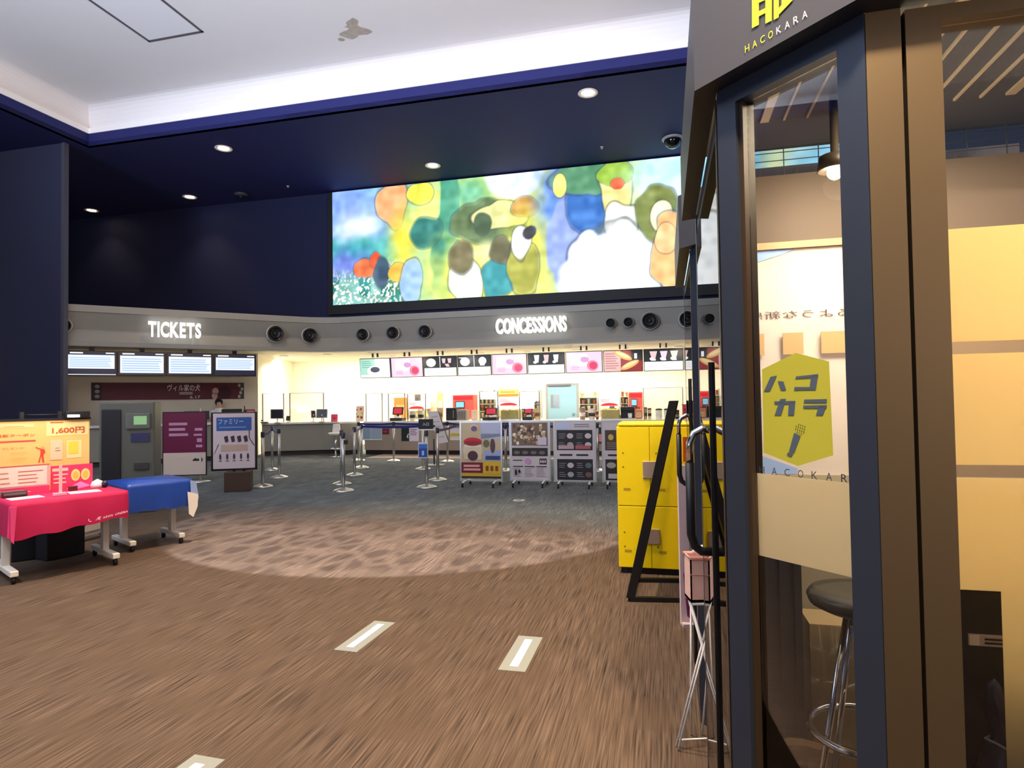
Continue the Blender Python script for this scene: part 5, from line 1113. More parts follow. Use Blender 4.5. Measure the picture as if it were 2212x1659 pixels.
def n2(b, w, h):
    b.rect(PKB, 0, 0, w, h, 1); b.rect(LPK, .01, h * .78, w * .4, h * .9, 2); b.rows(LPK, .02, h * .25, w * .4, h * .72, 3, 2, .35, .2)
    for x in (.58, .82): b.ell(mat(252, 226, 140, .5), w * x, h * .58, w * .11, h * .24, 2); b.ell(mat(240, 196, 90, .5), w * x, h * .58, w * .07, h * .15, 3)
    b.pol(mat(226, 150, 220, .5), [(w * .35, h * .05), (w * .7, h * .3), (w * .95, h * .1), (w * .6, 0)], 2)
board('notice_board', 'magenta notice board with two round yellow coins on the pink table', 110, 200, 1004, .54, n2, PKB)
def ontable(px, py): return fl(px, py, .703)
for (ua, va, ub, vb, uc, vc, ud, vd), lab in (((.03, .14, .27, .16, .26, .33, .02, .31), 'white sheet of paper lying at the left front of the pink table'), ((.46, .16, .70, .13, .72, .31, .48, .34), 'white sheet of paper lying right of the clear card holder on the pink table')):
    c_ = PT.P(ua, va, .703); t = B(); t.prism([(p.x, p.y) for p in [PT.P(*q) - c_ for q in ((ua, va), (ub, vb), (uc, vc), (ud, vd))]], 0, .004); o = t.build('paper_sheet', PAPER); o.location = c_; tag(o, lab, 'paper')
c_ = PT.P(.17, .38, .703); t = thing('card_box', 'small dark box at the left end of the pink table', 'box', c_, PT.a); b = B(); b.box(-.16, 0, 0, .02, .07, .05); b.build('body', mat(56, 44, 46, .4), t, .006); b = B(); b.box(-.15, -.003, .02, .01, 0, .04); b.build('label_plate', mat(110, 96, 96, .4), t)
c_ = PT.P(.38, .12, .703); t = thing('acrylic_holder', 'clear block holding an upright white card, front middle of the pink table', 'card holder', c_, PT.a); b = B(); b.box(-.055, 0, 0, .045, .05, .028); b.build('block', mat(214, 170, 190, .1), t, .005); b = B(); b.box(-.012, .02, .028, .012, .026, .28); b.build('card', mat(244, 206, 200, .5), t)
c_ = PT.P(.77, .50, .703); t = thing('dome_cover', 'small white dome shaped thing with dark cap at the right end of the pink table', 'dome', c_); b = B(); b.lathe([(.06, 0), (.058, .03), (.045, .06), (.0, .085)], 20); b.build('dome', mat(226, 206, 214, .3), t); b = B(); b.ball((.075, .0, .035), (.03, .03, .035)); b.build('cap', mat(30, 30, 60, .4), t)
c_ = PT.P(.56, .44, .703); t = thing('small_pad', 'tiny dark red pad in front of the magenta notice board', 'pad', c_, PT.a); b = B(); b.box(-.04, -.0, 0, .03, .04, .035); b.build('body', mat(96, 30, 40, .5), t, .004); b = B(); b.box(-.042, -.002, .035, .032, .042, .042); b.build('lid', mat(130, 50, 60, .5), t)
# boxes under the pink table
for x0, x1, yb, yt, lab, v_, m_ in ((101, 184, 1207, 1142, 'black crate under the pink table, right of the darker one', 0, mat(34, 34, 38, .6)), (24, 98, 1212, 1145, 'black crate under the pink table, next to its left leg', 0, mat(16, 16, 20, .6))):
    pa_ = fl(x0, yb + (6 if x0 > 50 else 4)); pb_ = fl(x1, yb - 12 if x0 > 50 else yb - 6); d = pb_ - pa_; a_ = math.atan2(d.y, d.x); t = thing('crate', lab, 'crate', pa_, a_)
    hh = aty(x0, yt, pa_.y).z; L_ = d.length; b = B(); b.box(0, 0, 0, L_, .3, hh); b.build('body', m_, t, .01); b = B(); b.box(-.005, -.006, hh - .04, L_ + .005, .306, hh - .01); b.build('rim', mat(24, 24, 28, .5), t)
pa_ = fl(183, 1172); pb_ = fl(219, 1162); d = pb_ - pa_; t = thing('white_box', 'white upright box on a low caster base behind the black crates', 'box', pa_, math.atan2(d.y, d.x)); L_ = d.length
b = B(); b.box(0, .0, .11, L_, .06, .36); b.build('panel', mat(226, 212, 196, .6), t); b = B(); b.box(-.02, .02, .06, L_ + .12, .1, .11); b.build('base', TBL, t)
for x in (.02, L_ + .08): b = B(); b.lathe([(.026, -.012), (.03, 0), (.026, .012)], 12, None, T(x, .06, .03) @ Ry(90)); b.cbox((x, .06, .058), (.02, .02, .02)); b.build('caster', BLACK, t)
# ------------------------------------------------------------------ floor plates and stickers
for cx, cy, lab in ((791, 1373, 'grey floor sticker with a bright white bar, left of two'), (1127, 1410, 'grey green floor sticker with a bright white bar, right of two'), (432, 1652, 'floor sticker with a white bar cut off at the bottom edge of the photo')):
    p = fl(cx, cy); p.z = .0005
    if cx < 500: p = p - V((.055, .192, 0))
    t = thing('floor_sticker', lab, 'floor sticker', p, math.radians(-13.8 if cx > 1000 else -16))
    b = B(); b.box(-.078, -.255, 0, .078, .255, .0015); b.build('plate', mat(140, 142, 132, .3), t)
    b = B(); b.box(-.024, -.20, .0015, .024, .20, .003, mat(190, 206, 244, .35)); 
    for y0, y1 in ((-.20, -.155), (-.148, -.115), (.115, .148), (.155, .20)): b.box(-.024, y0, .003, .024, y1, .004, mat(250, 250, 250, .4))
    b.build('bar', None, t)
p = fl(1121, 1081); t = thing('floor_plate', 'small pale round floor plate in front of the popcorn poster board', 'floor plate', p); b = B(); b.lathe([(0, 0), (.09, 0), (.09, .004), (.085, .006), (0, .006)], 24); b.build('cover', mat(196, 196, 190, .4), t); b = B(); b.lathe([(.05, .006), (.05, .008), (.042, .008)], 24); b.build('ring', GREYP, t)
# ------------------------------------------------------------------ yellow lockers
p0 = fl(1337, 1238); LK = Frame(p0, -13.8); ue = LK.hit(1474, 1000)[0] + .05; zt = LK.hit(1340, 922)[1]; us = LK.hit(1404, 1000)[0]
t = thing('locker', 'bright yellow locker cabinet with two columns of doors', 'locker', p0, LK.a)
YLW = mat(238, 208, 0, .38); YDK = mat(150, 120, 0, .5); d = .46
b = B(); b.box(0, .012, .05, ue, d, zt); b.build('body', YLW, t, .006)
b = B(); b.box(.012, -.005, zt, ue, d, zt + .035); b.build('top_cap', YLW, t, .02)
zm = zt * .46
for c_, (a0, a1) in enumerate(((.004, us - .002), (us + .002, ue - .004))):
    for r_, (z0, z1) in enumerate(((.055, zm - .003), (zm + .003, zt - .004))):
        b = B(); b.box(a0, -.004, z0, a1, .012, z1); dr = b.build('door', YLW, t, .004)
        b = B(); s0 = a0 + .05 if c_ == 0 else a0 + .06
        b.rect(mat(176, 140, 30, .5), s0, z0 + .13, s0 + .06, z0 + .15, 1, .0015, -.004); b.rect(mat(190, 150, 20, .5), s0 + .08, z0 + .15, s0 + .085, z0 + .155, 1, .0015, -.004); b.build('label', None, dr)
        b = B()
        for zz in (z1 - .22, z1 - .34): b.lathe([(.008, 0), (.006, .003), (0, .003)], 10, None, T(a0 + .05, -.004, zz) @ Rx(90))
        b.build('rivet', YDK, dr)
for y0, y1, x0, x1 in ((996, 1034, 1388, 1424), (1142, 1176, 1390, 1426)):
    a0, z1 = LK.hit(x0, y0, -.006); a1, z0 = LK.hit(x1, y1, -.006); b = B(); b.box(a0, -.016, z0, a1, -.004, z1); lp = b.build('lock_plate', mat(200, 180, 160, .3, .7), t, .004)
    for x in (a0 + .012, a1 - .012):
        b = B(); b.lathe([(.006, 0), (.005, .003), (0, .003)], 8, None, T(x, -.016, z0 + .012) @ Rx(90)); b.build('screw', STEEL, lp)
for x in (.03, us - .05, us + .04, ue - .06): b = B(); b.box(x, .02, 0, x + .04, .06, .05); b.build('leg', BLACK, t)
b = B(); b.box(.02, .03, 0.004, ue - .02, d - .02, .052); b.build('plinth', mat(20, 18, 16, .6), t)
# ------------------------------------------------------------------ leaning black sign frame
FA, FB = fl(1362, 1299), fl(1375, 1257); FC = fl(1478, 1301)
o_ = FA; ex = (FC - FA).normalized(); ey = (FB - FA).normalized()
t = thing('sign_stand', 'black leaning sign frame seen edge-on in front of the yellow lockers', 'sign stand', FA)
def q(a, c, z): return ex * a + ey * c + V((0, 0, z))
dp = (FB - FA).length
b = B(); r_ = .017
for pts in ((q(0, 0, .018), q(.62, 0, .018)), (q(0, dp, .018), q(.62, dp, .018)), (q(0, 0, .018), q(0, dp, .018)), (q(.42, 0, .018), q(.42, dp, .018))):
    d_ = (pts[1] - pts[0]); n_ = V((-d_.y, d_.x, 0)).normalized() * r_; up = V((0, 0, r_)); vs = []
    for p in pts: vs += [p - n_ - up, p + n_ - up, p + n_ + up, p - n_ + up]
    b.add(vs, [(0, 1, 2, 3), (4, 7, 6, 5), (0, 4, 5, 1), (1, 5, 6, 2), (2, 6, 7, 3), (3, 7, 4, 0)])
b.build('base_frame', BLACK, t)
top = aty(1454, 866, FA.y + .03) - FA; top2 = top + ey * dp
def bar(b, p, q_, w1, w2):
    d_ = (q_ - p).normalized(); s_ = ex * w1; e_ = ey * w2; vs = []
    for c in (p, q_): vs += [c - s_ - e_, c + s_ - e_, c + s_ + e_, c - s_ + e_]
    b.add(vs, [(0, 1, 2, 3), (4, 7, 6, 5), (0, 4, 5, 1), (1, 5, 6, 2), (2, 6, 7, 3), (3, 7, 4, 0)])
b = B(); bar(b, q(0, 0, .03), top, .03, .018); b.build('upright', BLACK, t)
b = B(); bar(b, q(0, dp, .03), top2, .03, .018); b.build('upright', BLACK, t)
b = B(); bar(b, top + ey * .018, top2 - ey * .018, .03, .018); b.build('top_bar', BLACK, t)
b = B(); lo = q(0, 0, .03) * .75 + top * .25; lo2 = lo + ey * dp; s_ = ex * .006; b.add([lo - s_, lo + s_, lo2 + s_, lo2 - s_, top - s_, top + s_, top2 + s_, top2 - s_], [(0, 1, 2, 3), (4, 7, 6, 5), (0, 4, 5, 1), (1, 5, 6, 2), (2, 6, 7, 3), (3, 7, 4, 0)]); b.build('panel', mat(70, 60, 52, .4), t)
# ------------------------------------------------------------------ karaoke booth on the right
L0 = fl(1548, 200, 2.2); L0.z = 0
BK = Frame(L0, -13.8); CHA = math.radians(-45)
CH = Frame(L0, -58.8); CLEN = .337
R0 = CH.P(CLEN, 0); FT = Frame(R0, -13.8)
cs = CLEN * math.cos(PI / 4)
MC = Rz(-45); MF = T(cs, -cs, 0)                       # local matrices of the chamfer and of the front
BW, BD, BH = 1.15, 1.03, 2.45
booth = thing('karaoke_booth', 'dark slate glazed karaoke booth with yellow hexagon sticker, filling the right of the view', 'booth', L0, BK.a)
SLATE = mat(44, 51, 66, .42, .35); SLATE_LIT = mat(96, 82, 62, .42, .75); JAMB = mat(64, 50, 36, .45, .4); IN = mat(112, 100, 88, .6)  # front frame is the same slate with warm lamp light put into its colour
HDR = mat(72, 70, 74, .45, .2); GLASS = glass('booth_glass', (.93, .94, .95), 0, .0)
def bp(name, bld, m=None, bevel=0, parent=booth): return bld.build(name, m, parent, bevel)
b = B(); b.prism([(.0, 0), (cs, -cs), (BW, -cs), (BW, BD), (0, BD)], 0, .06); bp('floor_panel', b, mat(60, 54, 50, .6))
b = B(); b.prism([(.0, 0), (cs, -cs), (BW, -cs), (BW, BD), (0, BD)], BH - .012, BH); bp('roof_panel', b, mat(70, 68, 72, .6))
e = .05; k_ = e * math.tan(math.radians(22.5))
outer = [(-e, -k_), (cs - k_, -cs - e), (BW + e, -cs - e), (BW + e, BD + .02), (-e, BD + .02)]
inner = [(0, 0), (cs, -cs), (BW, -cs), (BW, BD), (0, BD)]
b = B(); n = 5; vs = [(p[0], p[1], z) for z in (2.2, BH) for p in outer] + [(p[0], p[1], z) for z in (2.2, BH) for p in inner]
for i in (0, 1, 2, 4):
    j = (i + 1) % n
    b.add([vs[i], vs[j], vs[n + j], vs[n + i]], [(0, 1, 2, 3)], HDR)
    b.add([vs[2 * n + i], vs[2 * n + j], vs[3 * n + j], vs[3 * n + i]], [(0, 1, 2, 3)], IN)
    b.add([vs[i], vs[j], vs[2 * n + j], vs[2 * n + i]], [(0, 1, 2, 3)], mat(20, 24, 40, .5))
    b.add([vs[n + i], vs[n + j], vs[3 * n + j], vs[3 * n + i]], [(0, 1, 2, 3)], HDR)
hd = bp('header', b)
# lettering on the header
YG = mat(206, 214, 40, .5); WL = mat(236, 236, 236, .5)
def ch_text(parts, v, parent, name, depth=.002):
    b = B()
    for m_, ch, x0, z0, x1, z1, sh in parts:
        vs, fs, a0, a1, b0, b1 = text_mesh(ch, .012 if sh else .0); b.add([MC @ V((x0 + (p.x - a0) / (a1 - a0) * (x1 - x0) + sh * (p.y - b0), v - depth, z0 + (p.y - b0) / (b1 - b0) * (z1 - z0))) for p in vs], fs, m_)
    return b.build(name, None, parent)
ua, za = CH.hit(1609, 116, -e); ub, zb_ = CH.hit(1752, 36, -e); pw = (ub - ua) / 8
ch_text([(YG if i < 4 else WL, c, ua + pw * i + .002, za, ua + pw * (i + .68), za + .0145, 0) for i, c in enumerate('HACOKARA')], -e, hd, 'lettering')
b = B()
def hp(m_, pts, v=-e - .0025): b.add([MC @ V((p[0], v, p[1])) for p in pts], [list(range(len(pts)))], m_)
def hpx(x, y): return CH.hit(x, y, -e)
A1 = [hpx(*p) for p in ((1626, 62), (1641, 54), (1641, 8), (1626, 14))]; hp(YG, A1)
A2 = [hpx(*p) for p in ((1655, 52), (1669, 45), (1669, -6), (1655, 0))]; hp(YG, A2); hp(YG, [hpx(*p) for p in ((1641, 36), (1655, 29), (1655, 18), (1641, 25))]); hp(YG, [hpx(*p) for p in ((1626, 14), (1669, -6), (1669, -20), (1626, 0))])
hp(YG, [hpx(*p) for p in ((1673, 44), (1684, 38), (1684, -15), (1673, -10))]); hp(YG, [hpx(*p) for p in ((1673, 44), (1715, 0), (1715, -16), (1684, 18))]); hp(YG, [hpx(*p) for p in ((1690, 12), (1706, -2), (1700, -8), (1690, 0))])
bp('emblem', b, None, 0, hd)
# chamfer frame
def cpart(name, x0, x1, z0, z1, m_, v0=0, v1=.05): b = B(); b.box(x0, v0, z0, x1, v1, z1, None, MC); return bp(name, b, m_)
cpart('stile', 0, .05, .06, 2.2, SLATE); cpart('stile', .284, CLEN, .06, 2.2, SLATE); cpart('rail', .05, .284, 2.158, 2.2, SLATE); cpart('rail', .05, .284, .06, .14, SLATE)
cpart('jamb', .05, .060, .14, 2.158, JAMB, .012, .05); cpart('jamb', .278, .284, .14, 2.158, JAMB, .012, .05)
cpart('glass_pane', .06, .278, .14, 2.158, GLASS, .026, .030)
FILM = film('frosted_film', (240, 230, 210), .74, .10); FILMB = film('booth_film', (252, 232, 190), .80, .06)
cpart('frosted_film', .06, .278, 1.152, 1.332, FILM, .0305, .0312)
# hexagon sticker
b = B(); hx = [CH.hit(x, y, .02) for x, y in ((1716, 762), (1788, 781), (1797, 984), (1720, 1007), (1647, 978), (1643, 798))]
YH = mat(160, 158, 46, .5, 0, 0)
b.add([MC @ V((p[0], .0245, p[1])) for p in hx], [list(range(6))], YH); stk = bp('hexagon_sticker', b, None)
SL = mat(66, 78, 96, .5)
b = B()
def sp(pts, m_=SL, v=.0235): b.add([MC @ V((p[0], v, p[1])) for p in [CH.hit(x, y, .02) for x, y in pts]], [list(range(len(pts)))], m_)
sp(((1648, 845), (1661, 845), (1676, 811), (1662, 814))); sp(((1685, 843), (1696, 843), (1690, 824), (1678, 823)))
sp(((1717, 813), (1765, 808), (1765, 815), (1716, 818))); sp(((1750, 810), (1765, 808), (1760, 842), (1746, 842))); sp(((1713, 843), (1747, 842), (1748, 836), (1714, 836)))
sp(((1670, 867), (1716, 866), (1715, 873), (1671, 873))); sp(((1683, 862), (1696, 861), (1685, 897), (1671, 897))); sp(((1702, 867), (1716, 866), (1713, 897), (1700, 897)))
sp(((1735, 863), (1784, 862), (1784, 870), (1734, 870))); sp(((1733, 876), (1784, 875), (1783, 882), (1733, 882))); sp(((1766, 878), (1783, 876), (1775, 897), (1760, 897)))
sp(((1702, 975), (1713, 979), (1727, 942), (1713, 935))); sp(((1697, 983), (1707, 987), (1711, 981), (1700, 977)))
for i in range(5):
    for j in range(4):
        x = 1718 + i * 4.4 - j * 1.2; y = 914 + j * 6 + i * 1.6
        if (x - 1727) ** 2 / 150 + (y - 924) ** 2 / 170 < 1: sp(((x, y), (x + 2, y + .5), (x + 1.6, y + 2.6), (x - .4, y + 2.1)), INK)
bp('print', b, None, 0, stk)
pw = .0306
b = B()
for i, c in enumerate('HACOKAR'):
    vs, fs, a0, a1, b0, b1 = text_mesh(c, 0); x0 = .0705 + pw * i
    b.add([MC @ V((x0 + (p.x - a0) / (a1 - a0) * .0125, .0245, 1.333 + (p.y - b0) / (b1 - b0) * .0155)) for p in vs], fs, mat(50, 52, 64, .5))
bp('lettering', b)
# front: corner stile, gap, door
def fpart(name, x0, x1, z0, z1, m_, v0=0, v1=.05, parent=booth): b = B(); b.box(x0, v0, z0, x1, v1, z1, None, MF); return bp(name, b, m_, 0, parent)
fw = BW - cs
fpart('stile', .002, .060, .06, 2.2, SLATE_LIT); fpart('gap_shade', .060, .067, .06, 2.2, BLACK, .02, .05)  # black strip in the door gap stands in for its shade
dr = fpart('door', .067, .124, .08, 2.195, SLATE_LIT); fpart('stile', fw - .06, fw - .0, .06, 2.2, SLATE_LIT)
fpart('rail', .124, fw - .06, 2.168, 2.195, SLATE_LIT, 0, .05, dr); fpart('rail', .124, fw - .06, .08, .14, SLATE_LIT, 0, .05, dr)
fpart('glass_pane', .124, fw - .06, .14, 2.168, GLASS, .022, .026, dr)
for z0, z1 in ((1.593, 1.797), (1.373, 1.571), (1.152, 1.350)): fpart('frosted_film', .124, fw - .06, z0, z1, FILMB, .0265, .0272, dr)
fpart('frosted_film', .197, fw - .06, .14, 1.152, FILMB, .0265, .0272, dr)
# side with the glazed entrance, seen at a grazing angle
b = B(); b.box(0, .036, .06, .045, .07, 2.2); bp('corner_post', b, JAMB)
b = B(); b.box(0, BD - .05, .06, .05, BD, 2.2); bp('corner_post', b, SLATE)
b = B(); b.box(.004, .07, 2.12, .045, BD - .05, 2.2); bp('side_rail', b, SLATE); b = B(); b.box(.004, .07, .06, .045, BD - .05, .14); bp('side_rail', b, SLATE)
b = B(); b.box(.0005, .07, .14, .0035, BD - .05, 2.12); bp('side_glass', b, GLASS)
def side(px, py, x=0.0):
    # point of the side plane x=const seen at a pixel column
    d = ray(px, py); nn = BK.ex; t = (nn.dot(L0 - EYE) + x) / d.dot(nn); p = EYE + d * t; u, v = BK.uv(p); return v, p.z
y_h = .56
b = B(); zt, zb2 = 1.40, 1.03; pth = [(0.0, y_h - .05, zt), (-.02, y_h - .05, zt + .004), (-.045, y_h - .05, zt - .01), (-.058, y_h - .05, zt - .04), (-.060, y_h - .05, zt - .10)]
b.tube(pth, .011, 12, CHROME); hdl = bp('handle', b, None)
b = B(); b.tube([(-.060, y_h - .05, zt - .10), (-.060, y_h - .05, zb2 + .05), (-.05, y_h - .05, zb2 + .015), (-.03, y_h - .05, zb2), (0, y_h - .05, zb2)], .0135, 12); bp('grip', b, BLACK, 0, hdl)
b = B(); b.box(-.008, .36, .12, 0, .38, 1.60); bp('pull_bar', b, BLACK)
# back wall of the booth
yb = BD - .03
b = B(); b.box(0.05, yb, .06, BW, yb + .02, .95); bp('back_panel', b, mat(136, 124, 104, .6))
b = B(); b.box(.05, yb, .95, BW, yb + .02, 1.21); bp('back_panel', b, mat(178, 164, 136, .6))
b = B(); b.box(.05, yb, 2.05, BW, yb + .02, 2.33); bp('back_panel', b, mat(98, 80, 64, .6))
b = B(); b.box(.05, yb, 1.21, .165, yb + .02, 2.05); bp('back_panel', b, mat(146, 120, 92, .6)); b = B(); b.box(.54, yb, 1.21, BW, yb + .02, 2.05); bp('back_panel', b, mat(146, 120, 92, .6))
b = B(); b.box(.05, yb + .006, 2.33, BW, yb + .01, BH - .012); bp('transom_glass', b, GLASS)
b = B()
for k in range(9): b.box(.08 + .12 * k, yb, 2.33, .083 + .12 * k, yb + .004, BH - .012)
for k in range(3): b.box(.05, yb, 2.355 + .03 * k, BW, yb + .004, 2.357 + .03 * k)
bp('wire_mesh', b, mat(60, 60, 66, .5))
for x in (.165, .54):
    b = B(); b.box(x - .012, yb - .012, 1.21, x + .012, yb, 2.12); bp('window_frame', b, mat(190, 150, 104, .5))
b = B(); b.box(.165, yb - .012, 2.05, .54, yb, 2.075); bp('window_frame', b, mat(190, 150, 104, .5))
WF = film('white_window_film', (252, 244, 238), .5, .05)
b = B(); b.box(.165, yb + .008, 1.21, .54, yb + .010, 2.05); bk = bp('window_film', b, WF)
b = B(); x0, z0 = BK.hit(1614, 694, yb); x1, z1 = BK.hit(1840, 662, yb); b.text(mat(84, 62, 58, .6), 'るような新感', x0, z0 + .004, x1, z1 - .004, 1, .002, yb + .006, .0, True); bp('lettering', b, None, 0, bk)
b = B(); b.pol(mat(150, 180, 236, .6), [BK.hit(*p, yb) for p in ((1612, 546), (1720, 536), (1690, 549), (1620, 571))], 1, .002, yb + .006)
b.pol(mat(160, 186, 240, .6), [BK.hit(*p, yb) for p in ((1622, 880), (1646, 880), (1646, 985), (1724, 1012), (1722, 1024), (1626, 1024))], 1, .002, yb + .006); bp('print', b, None, 0, bk)
for k, (xa, xb) in enumerate(((.17, .235), (.30, .37), (.43, .52))):
    b = B(); b.box(xa, yb - .01, 1.655, xb, yb - .004, 1.735); bp('wall_plate', b, mat(200, 160, 110, .5))
# ceiling ribs and lamp inside
for k in range(15):
    b = B(); b.box(.06 + .072 * k, -cs + .06, BH - .02, .067 + .072 * k + (.02 if k % 5 == 2 else 0), yb - .25, BH - .012); bp('ceiling_rib', b, mat(186, 166, 136, .5))
px_l, pz_l = BK.hit(1804, 368, .62)
b = B(); b.lathe([(0, BH - .012), (.012, BH - .012), (.012, pz_l + .05), (.045, pz_l + .045), (.052, pz_l - .0), (.046, pz_l - .0)], 18, None, T(px_l, .62, 0)); sp_ = bp('lamp_shade', b, mat(60, 50, 40, .4, .5))
b = B(); b.ball((px_l, .62, pz_l - .005), .024, None, None, 8); bp('lamp_bulb', b, mat(255, 214, 140, .5, 0, 26), 0, sp_)
light('booth_lamp', 'POINT', (px_l, .62, pz_l - .05), 11, (1, .85, .64), size=.04, parent=booth)
light('assumed_booth_lamp', 'AREA', (.72, .35, BH - .05), 36, (1, .85, .60), size=.5, size_y=.4, parent=booth)  # assumed warm light inside the booth, no fixture built
dup(booth, BK.P(0, 1.54), BK.a, 'second dark slate karaoke booth, mostly hidden right behind the near one')
# things inside the booth
def inb(px, py, v): u, z = BK.hit(px, py, v); return u, z
ua = inb(1640, 1400, .82)[0]; ub = inb(1734, 1400, .82)[0]; zt = inb(1700, 1212, .82)[1]
t = thing('curtain_panel', 'black ribbed panel standing in the booth left of the bar stool', 'panel', BK.P((ua + ub) / 2, .82, .06), BK.a); w = ub - ua
b = B(); 
for k in range(6): b.box(-w / 2 + w * k / 6, -.012 * (k % 2), 0, -w / 2 + w * (k + 1) / 6, .05, zt - .06 + .03)
b.build('slats', mat(22, 26, 36, .5), t); b = B(); b.box(-w / 2, .05, 0, w / 2, .07, zt - .06); b.build('backing', BLACK, t)
ua = inb(1740, 1400, .9)[0]; ub = inb(1868, 1400, .9)[0]; z1 = inb(1800, 1335, .9)[1]; z0 = inb(1800, 1505, .9)[1]
t = thing('wrapped_crate', 'tan crate wrapped in shiny clear plastic behind the bar stool in the booth', 'crate', BK.P((ua + ub) / 2, .825, .06), BK.a); w = ub - ua
b = B(); b.box(-w / 2, 0, 0, w / 2, .16, z1 - .06); b.build('body', mat(150, 128, 92, .6), t); PLW = glass('plastic_wrap', (.9, .9, .88), .1, .12)
b = B(); n = 10; rows_ = 8; vs = []; random.seed(4)
for j in range(rows_ + 1):
    for i in range(n + 1): vs.append((-w / 2 - .004 + (w + .008) * i / n, -.006 - random.random() * .012, .2 + (z1 - .26) * j / rows_))
b.add(vs, [(j * (n + 1) + i, j * (n + 1) + i + 1, (j + 1) * (n + 1) + i + 1, (j + 1) * (n + 1) + i) for j in range(rows_) for i in range(n)], None, None, True); b.build('plastic_wrap', PLW, t)
b = B(); b.box(-w / 2, -.004, .0, w / 2, .0, .13); b.build('skid', mat(40, 34, 28, .6), t)
ua = inb(1660, 1640, .75)[0]; ub = inb(1862, 1640, .75)[0]; zt = inb(1750, 1612, .75)[1]
t = thing('cardboard_box', 'brown cardboard box at the bottom of the booth under the bar stool', 'box', BK.P((ua + ub) / 2, .75, .06), BK.a); w = ub - ua
b = B(); b.prismy([(-w / 2, 0), (w / 2, 0), (w / 2, zt - .09), (-w * .1, zt - .06), (-w * .25, zt - .062), (-w / 2, zt - .09)], 0, .045); b.build('body', mat(160, 122, 80, .8), t)
b = B(); b.box(-.02, -.003, 0, .02, 0, zt - .1); b.build('tape', mat(186, 150, 100, .5), t)
cS = fl(1866, 1284, .905); cS.z = 0
t = thing('bar_stool', 'chrome bar stool with dark round seat inside the booth', 'stool', V((cS.x, cS.y, .06)))
b = B(); b.lathe([(0, .795), (.12, .80), (.15, .815), (.157, .835), (.147, .85), (.09, .852), (0, .846)], 32); b.build('seat', mat(44, 46, 44, .25), t)
b = B(); b.lathe([(.045, .755), (.055, .80), (0, .80)], 16); b.build('hub', CHROME, t)
ang0 = math.radians(186)
for k in range(4):
    a = ang0 + PI / 2 * k; b = B(); b.tube([(.055 * math.cos(a), .055 * math.sin(a), .79), (.215 * math.cos(a), .215 * math.sin(a), .0)], .0095, 10); b.build('leg', CHROME, t)
b = B(); b.tube([(.158 * math.cos(a), .158 * math.sin(a), .44) for a in [2 * PI * i / 40 for i in range(40)]], .011, 10, None, None, True); b.build('foot_ring', CHROME, t)
# dark machine, label and bag behind the door glass
ua = FT.hit(2072, 1400, .12)[0] + cs; t = thing('karaoke_machine', 'black machine with a pale label strip behind the booth door glass', 'machine', BK.P(ua + .16, -cs + .12, .06), BK.a)
b = B(); b.box(-.24, .0, 0, .45, .28, 1.12); b.build('body', mat(12, 11, 12, .5), t, .004)
x0, z1 = FT.hit(2093, 1370, .115); x1, z0 = FT.hit(2200, 1402, .115); x0 += cs - ua - .16; x1 += cs - ua - .16; z0 -= .06; z1 -= .06
b = B(); b.box(x0, -.003, z0, x1, 0, z1); lb = b.build('label_strip', mat(206, 190, 196, .5), t); b = B(); b.rect(mat(246, 236, 220, .5), x0 + .001, z0 + .001, x0 + (x1 - x0) * .22, z1 - .001, 1, .001, -.003); b.rows(INK, x0 + (x1 - x0) * .32, z0 + .003, x1 - .004, z1 - .004, 2, 2, .5, .1, .001, -.003); b.build('print', None, lb)
pb_ = FT.P(FT.hit(2165, 1600, .06)[0], .065, 0); zt = FT.hit(2160, 1470, .06)[1]; zb2 = .75
t = thing('plastic_bag', 'crumpled dark see-through plastic bag behind the booth door glass', 'bag', V((pb_.x, pb_.y, .06)), BK.a)
b = B(); random.seed(9); n = 18; prof = [(.001, zt - .06), (.012, zt - .07), (.02, zt - .11), (.022, zt - .16), (.03, zt - .2), (.042, zt - .25), (.046, zt - .4), (.046, .3), (.04, .06), (.0, .0)]
b.lathe(prof, n); b.v = [(x * (1 + random.uniform(-.18, .18)) + .01 * math.sin(z * 40), y * .9 * (1 + random.uniform(-.2, .2)), z) for x, y, z in b.v]; b.build('bag', mat(38, 44, 58, .15), t)
b = B(); b.tube([(.024, 0, zt - .17), (.0, -.026, zt - .172), (-.024, 0, zt - .168), (0, .024, zt - .17)], .003, 6, None, None, True); b.build('tie', mat(190, 190, 200, .3), t)
# ------------------------------------------------------------------ white wire stand with the pink bin
SA = fl(1465, 1622); SB_ = fl(1577, 1606); d = SB_ - SA; sa = math.atan2(d.y, d.x); WD = d.length
t = thing('wire_stand', 'white folding wire stand with crossed legs beside the booth', 'stand', SA); ST_H = aty(1500, 1302, SA.y).z
xl = FPX and (aty(1497, 1302, SA.y) - SA).length
topL = aty(1497, 1302, SA.y) - SA; xl = topL.x; topR = aty(1548, 1315, SA.y) - SA; xr = topR.x; ST = topL.z
for dy in (0, .03):
    b = B(); b.tube([(0, dy, .006), (xr, dy + .02, ST - .012)], .0045, 8); b.build('leg', WHITE, t)
    b = B(); b.tube([(d.x, d.y + dy, .006), (xl, dy + .03, ST - .008)], .0045, 8); b.build('leg', WHITE, t)
b = B(); b.tube([(.012, .02, .035), (d.x * .98, d.y + .01, .02)], .004, 8); b.build('crossbar', WHITE, t)
b = B(); b.tube([(xl, 0, ST - .006), (xr + .04, 0, ST - .006), (xr + .04, .1, ST - .006), (xl, .1, ST - .006)], .005, 8, None, None, True); b.build('top_ring', WHITE, t)
for x in (xl + .02, xr + .02): b = B(); b.tube([(x, .1, ST - .01), (x * .5 + .04, .12, .006)], .0045, 8); b.build('leg', WHITE, t)
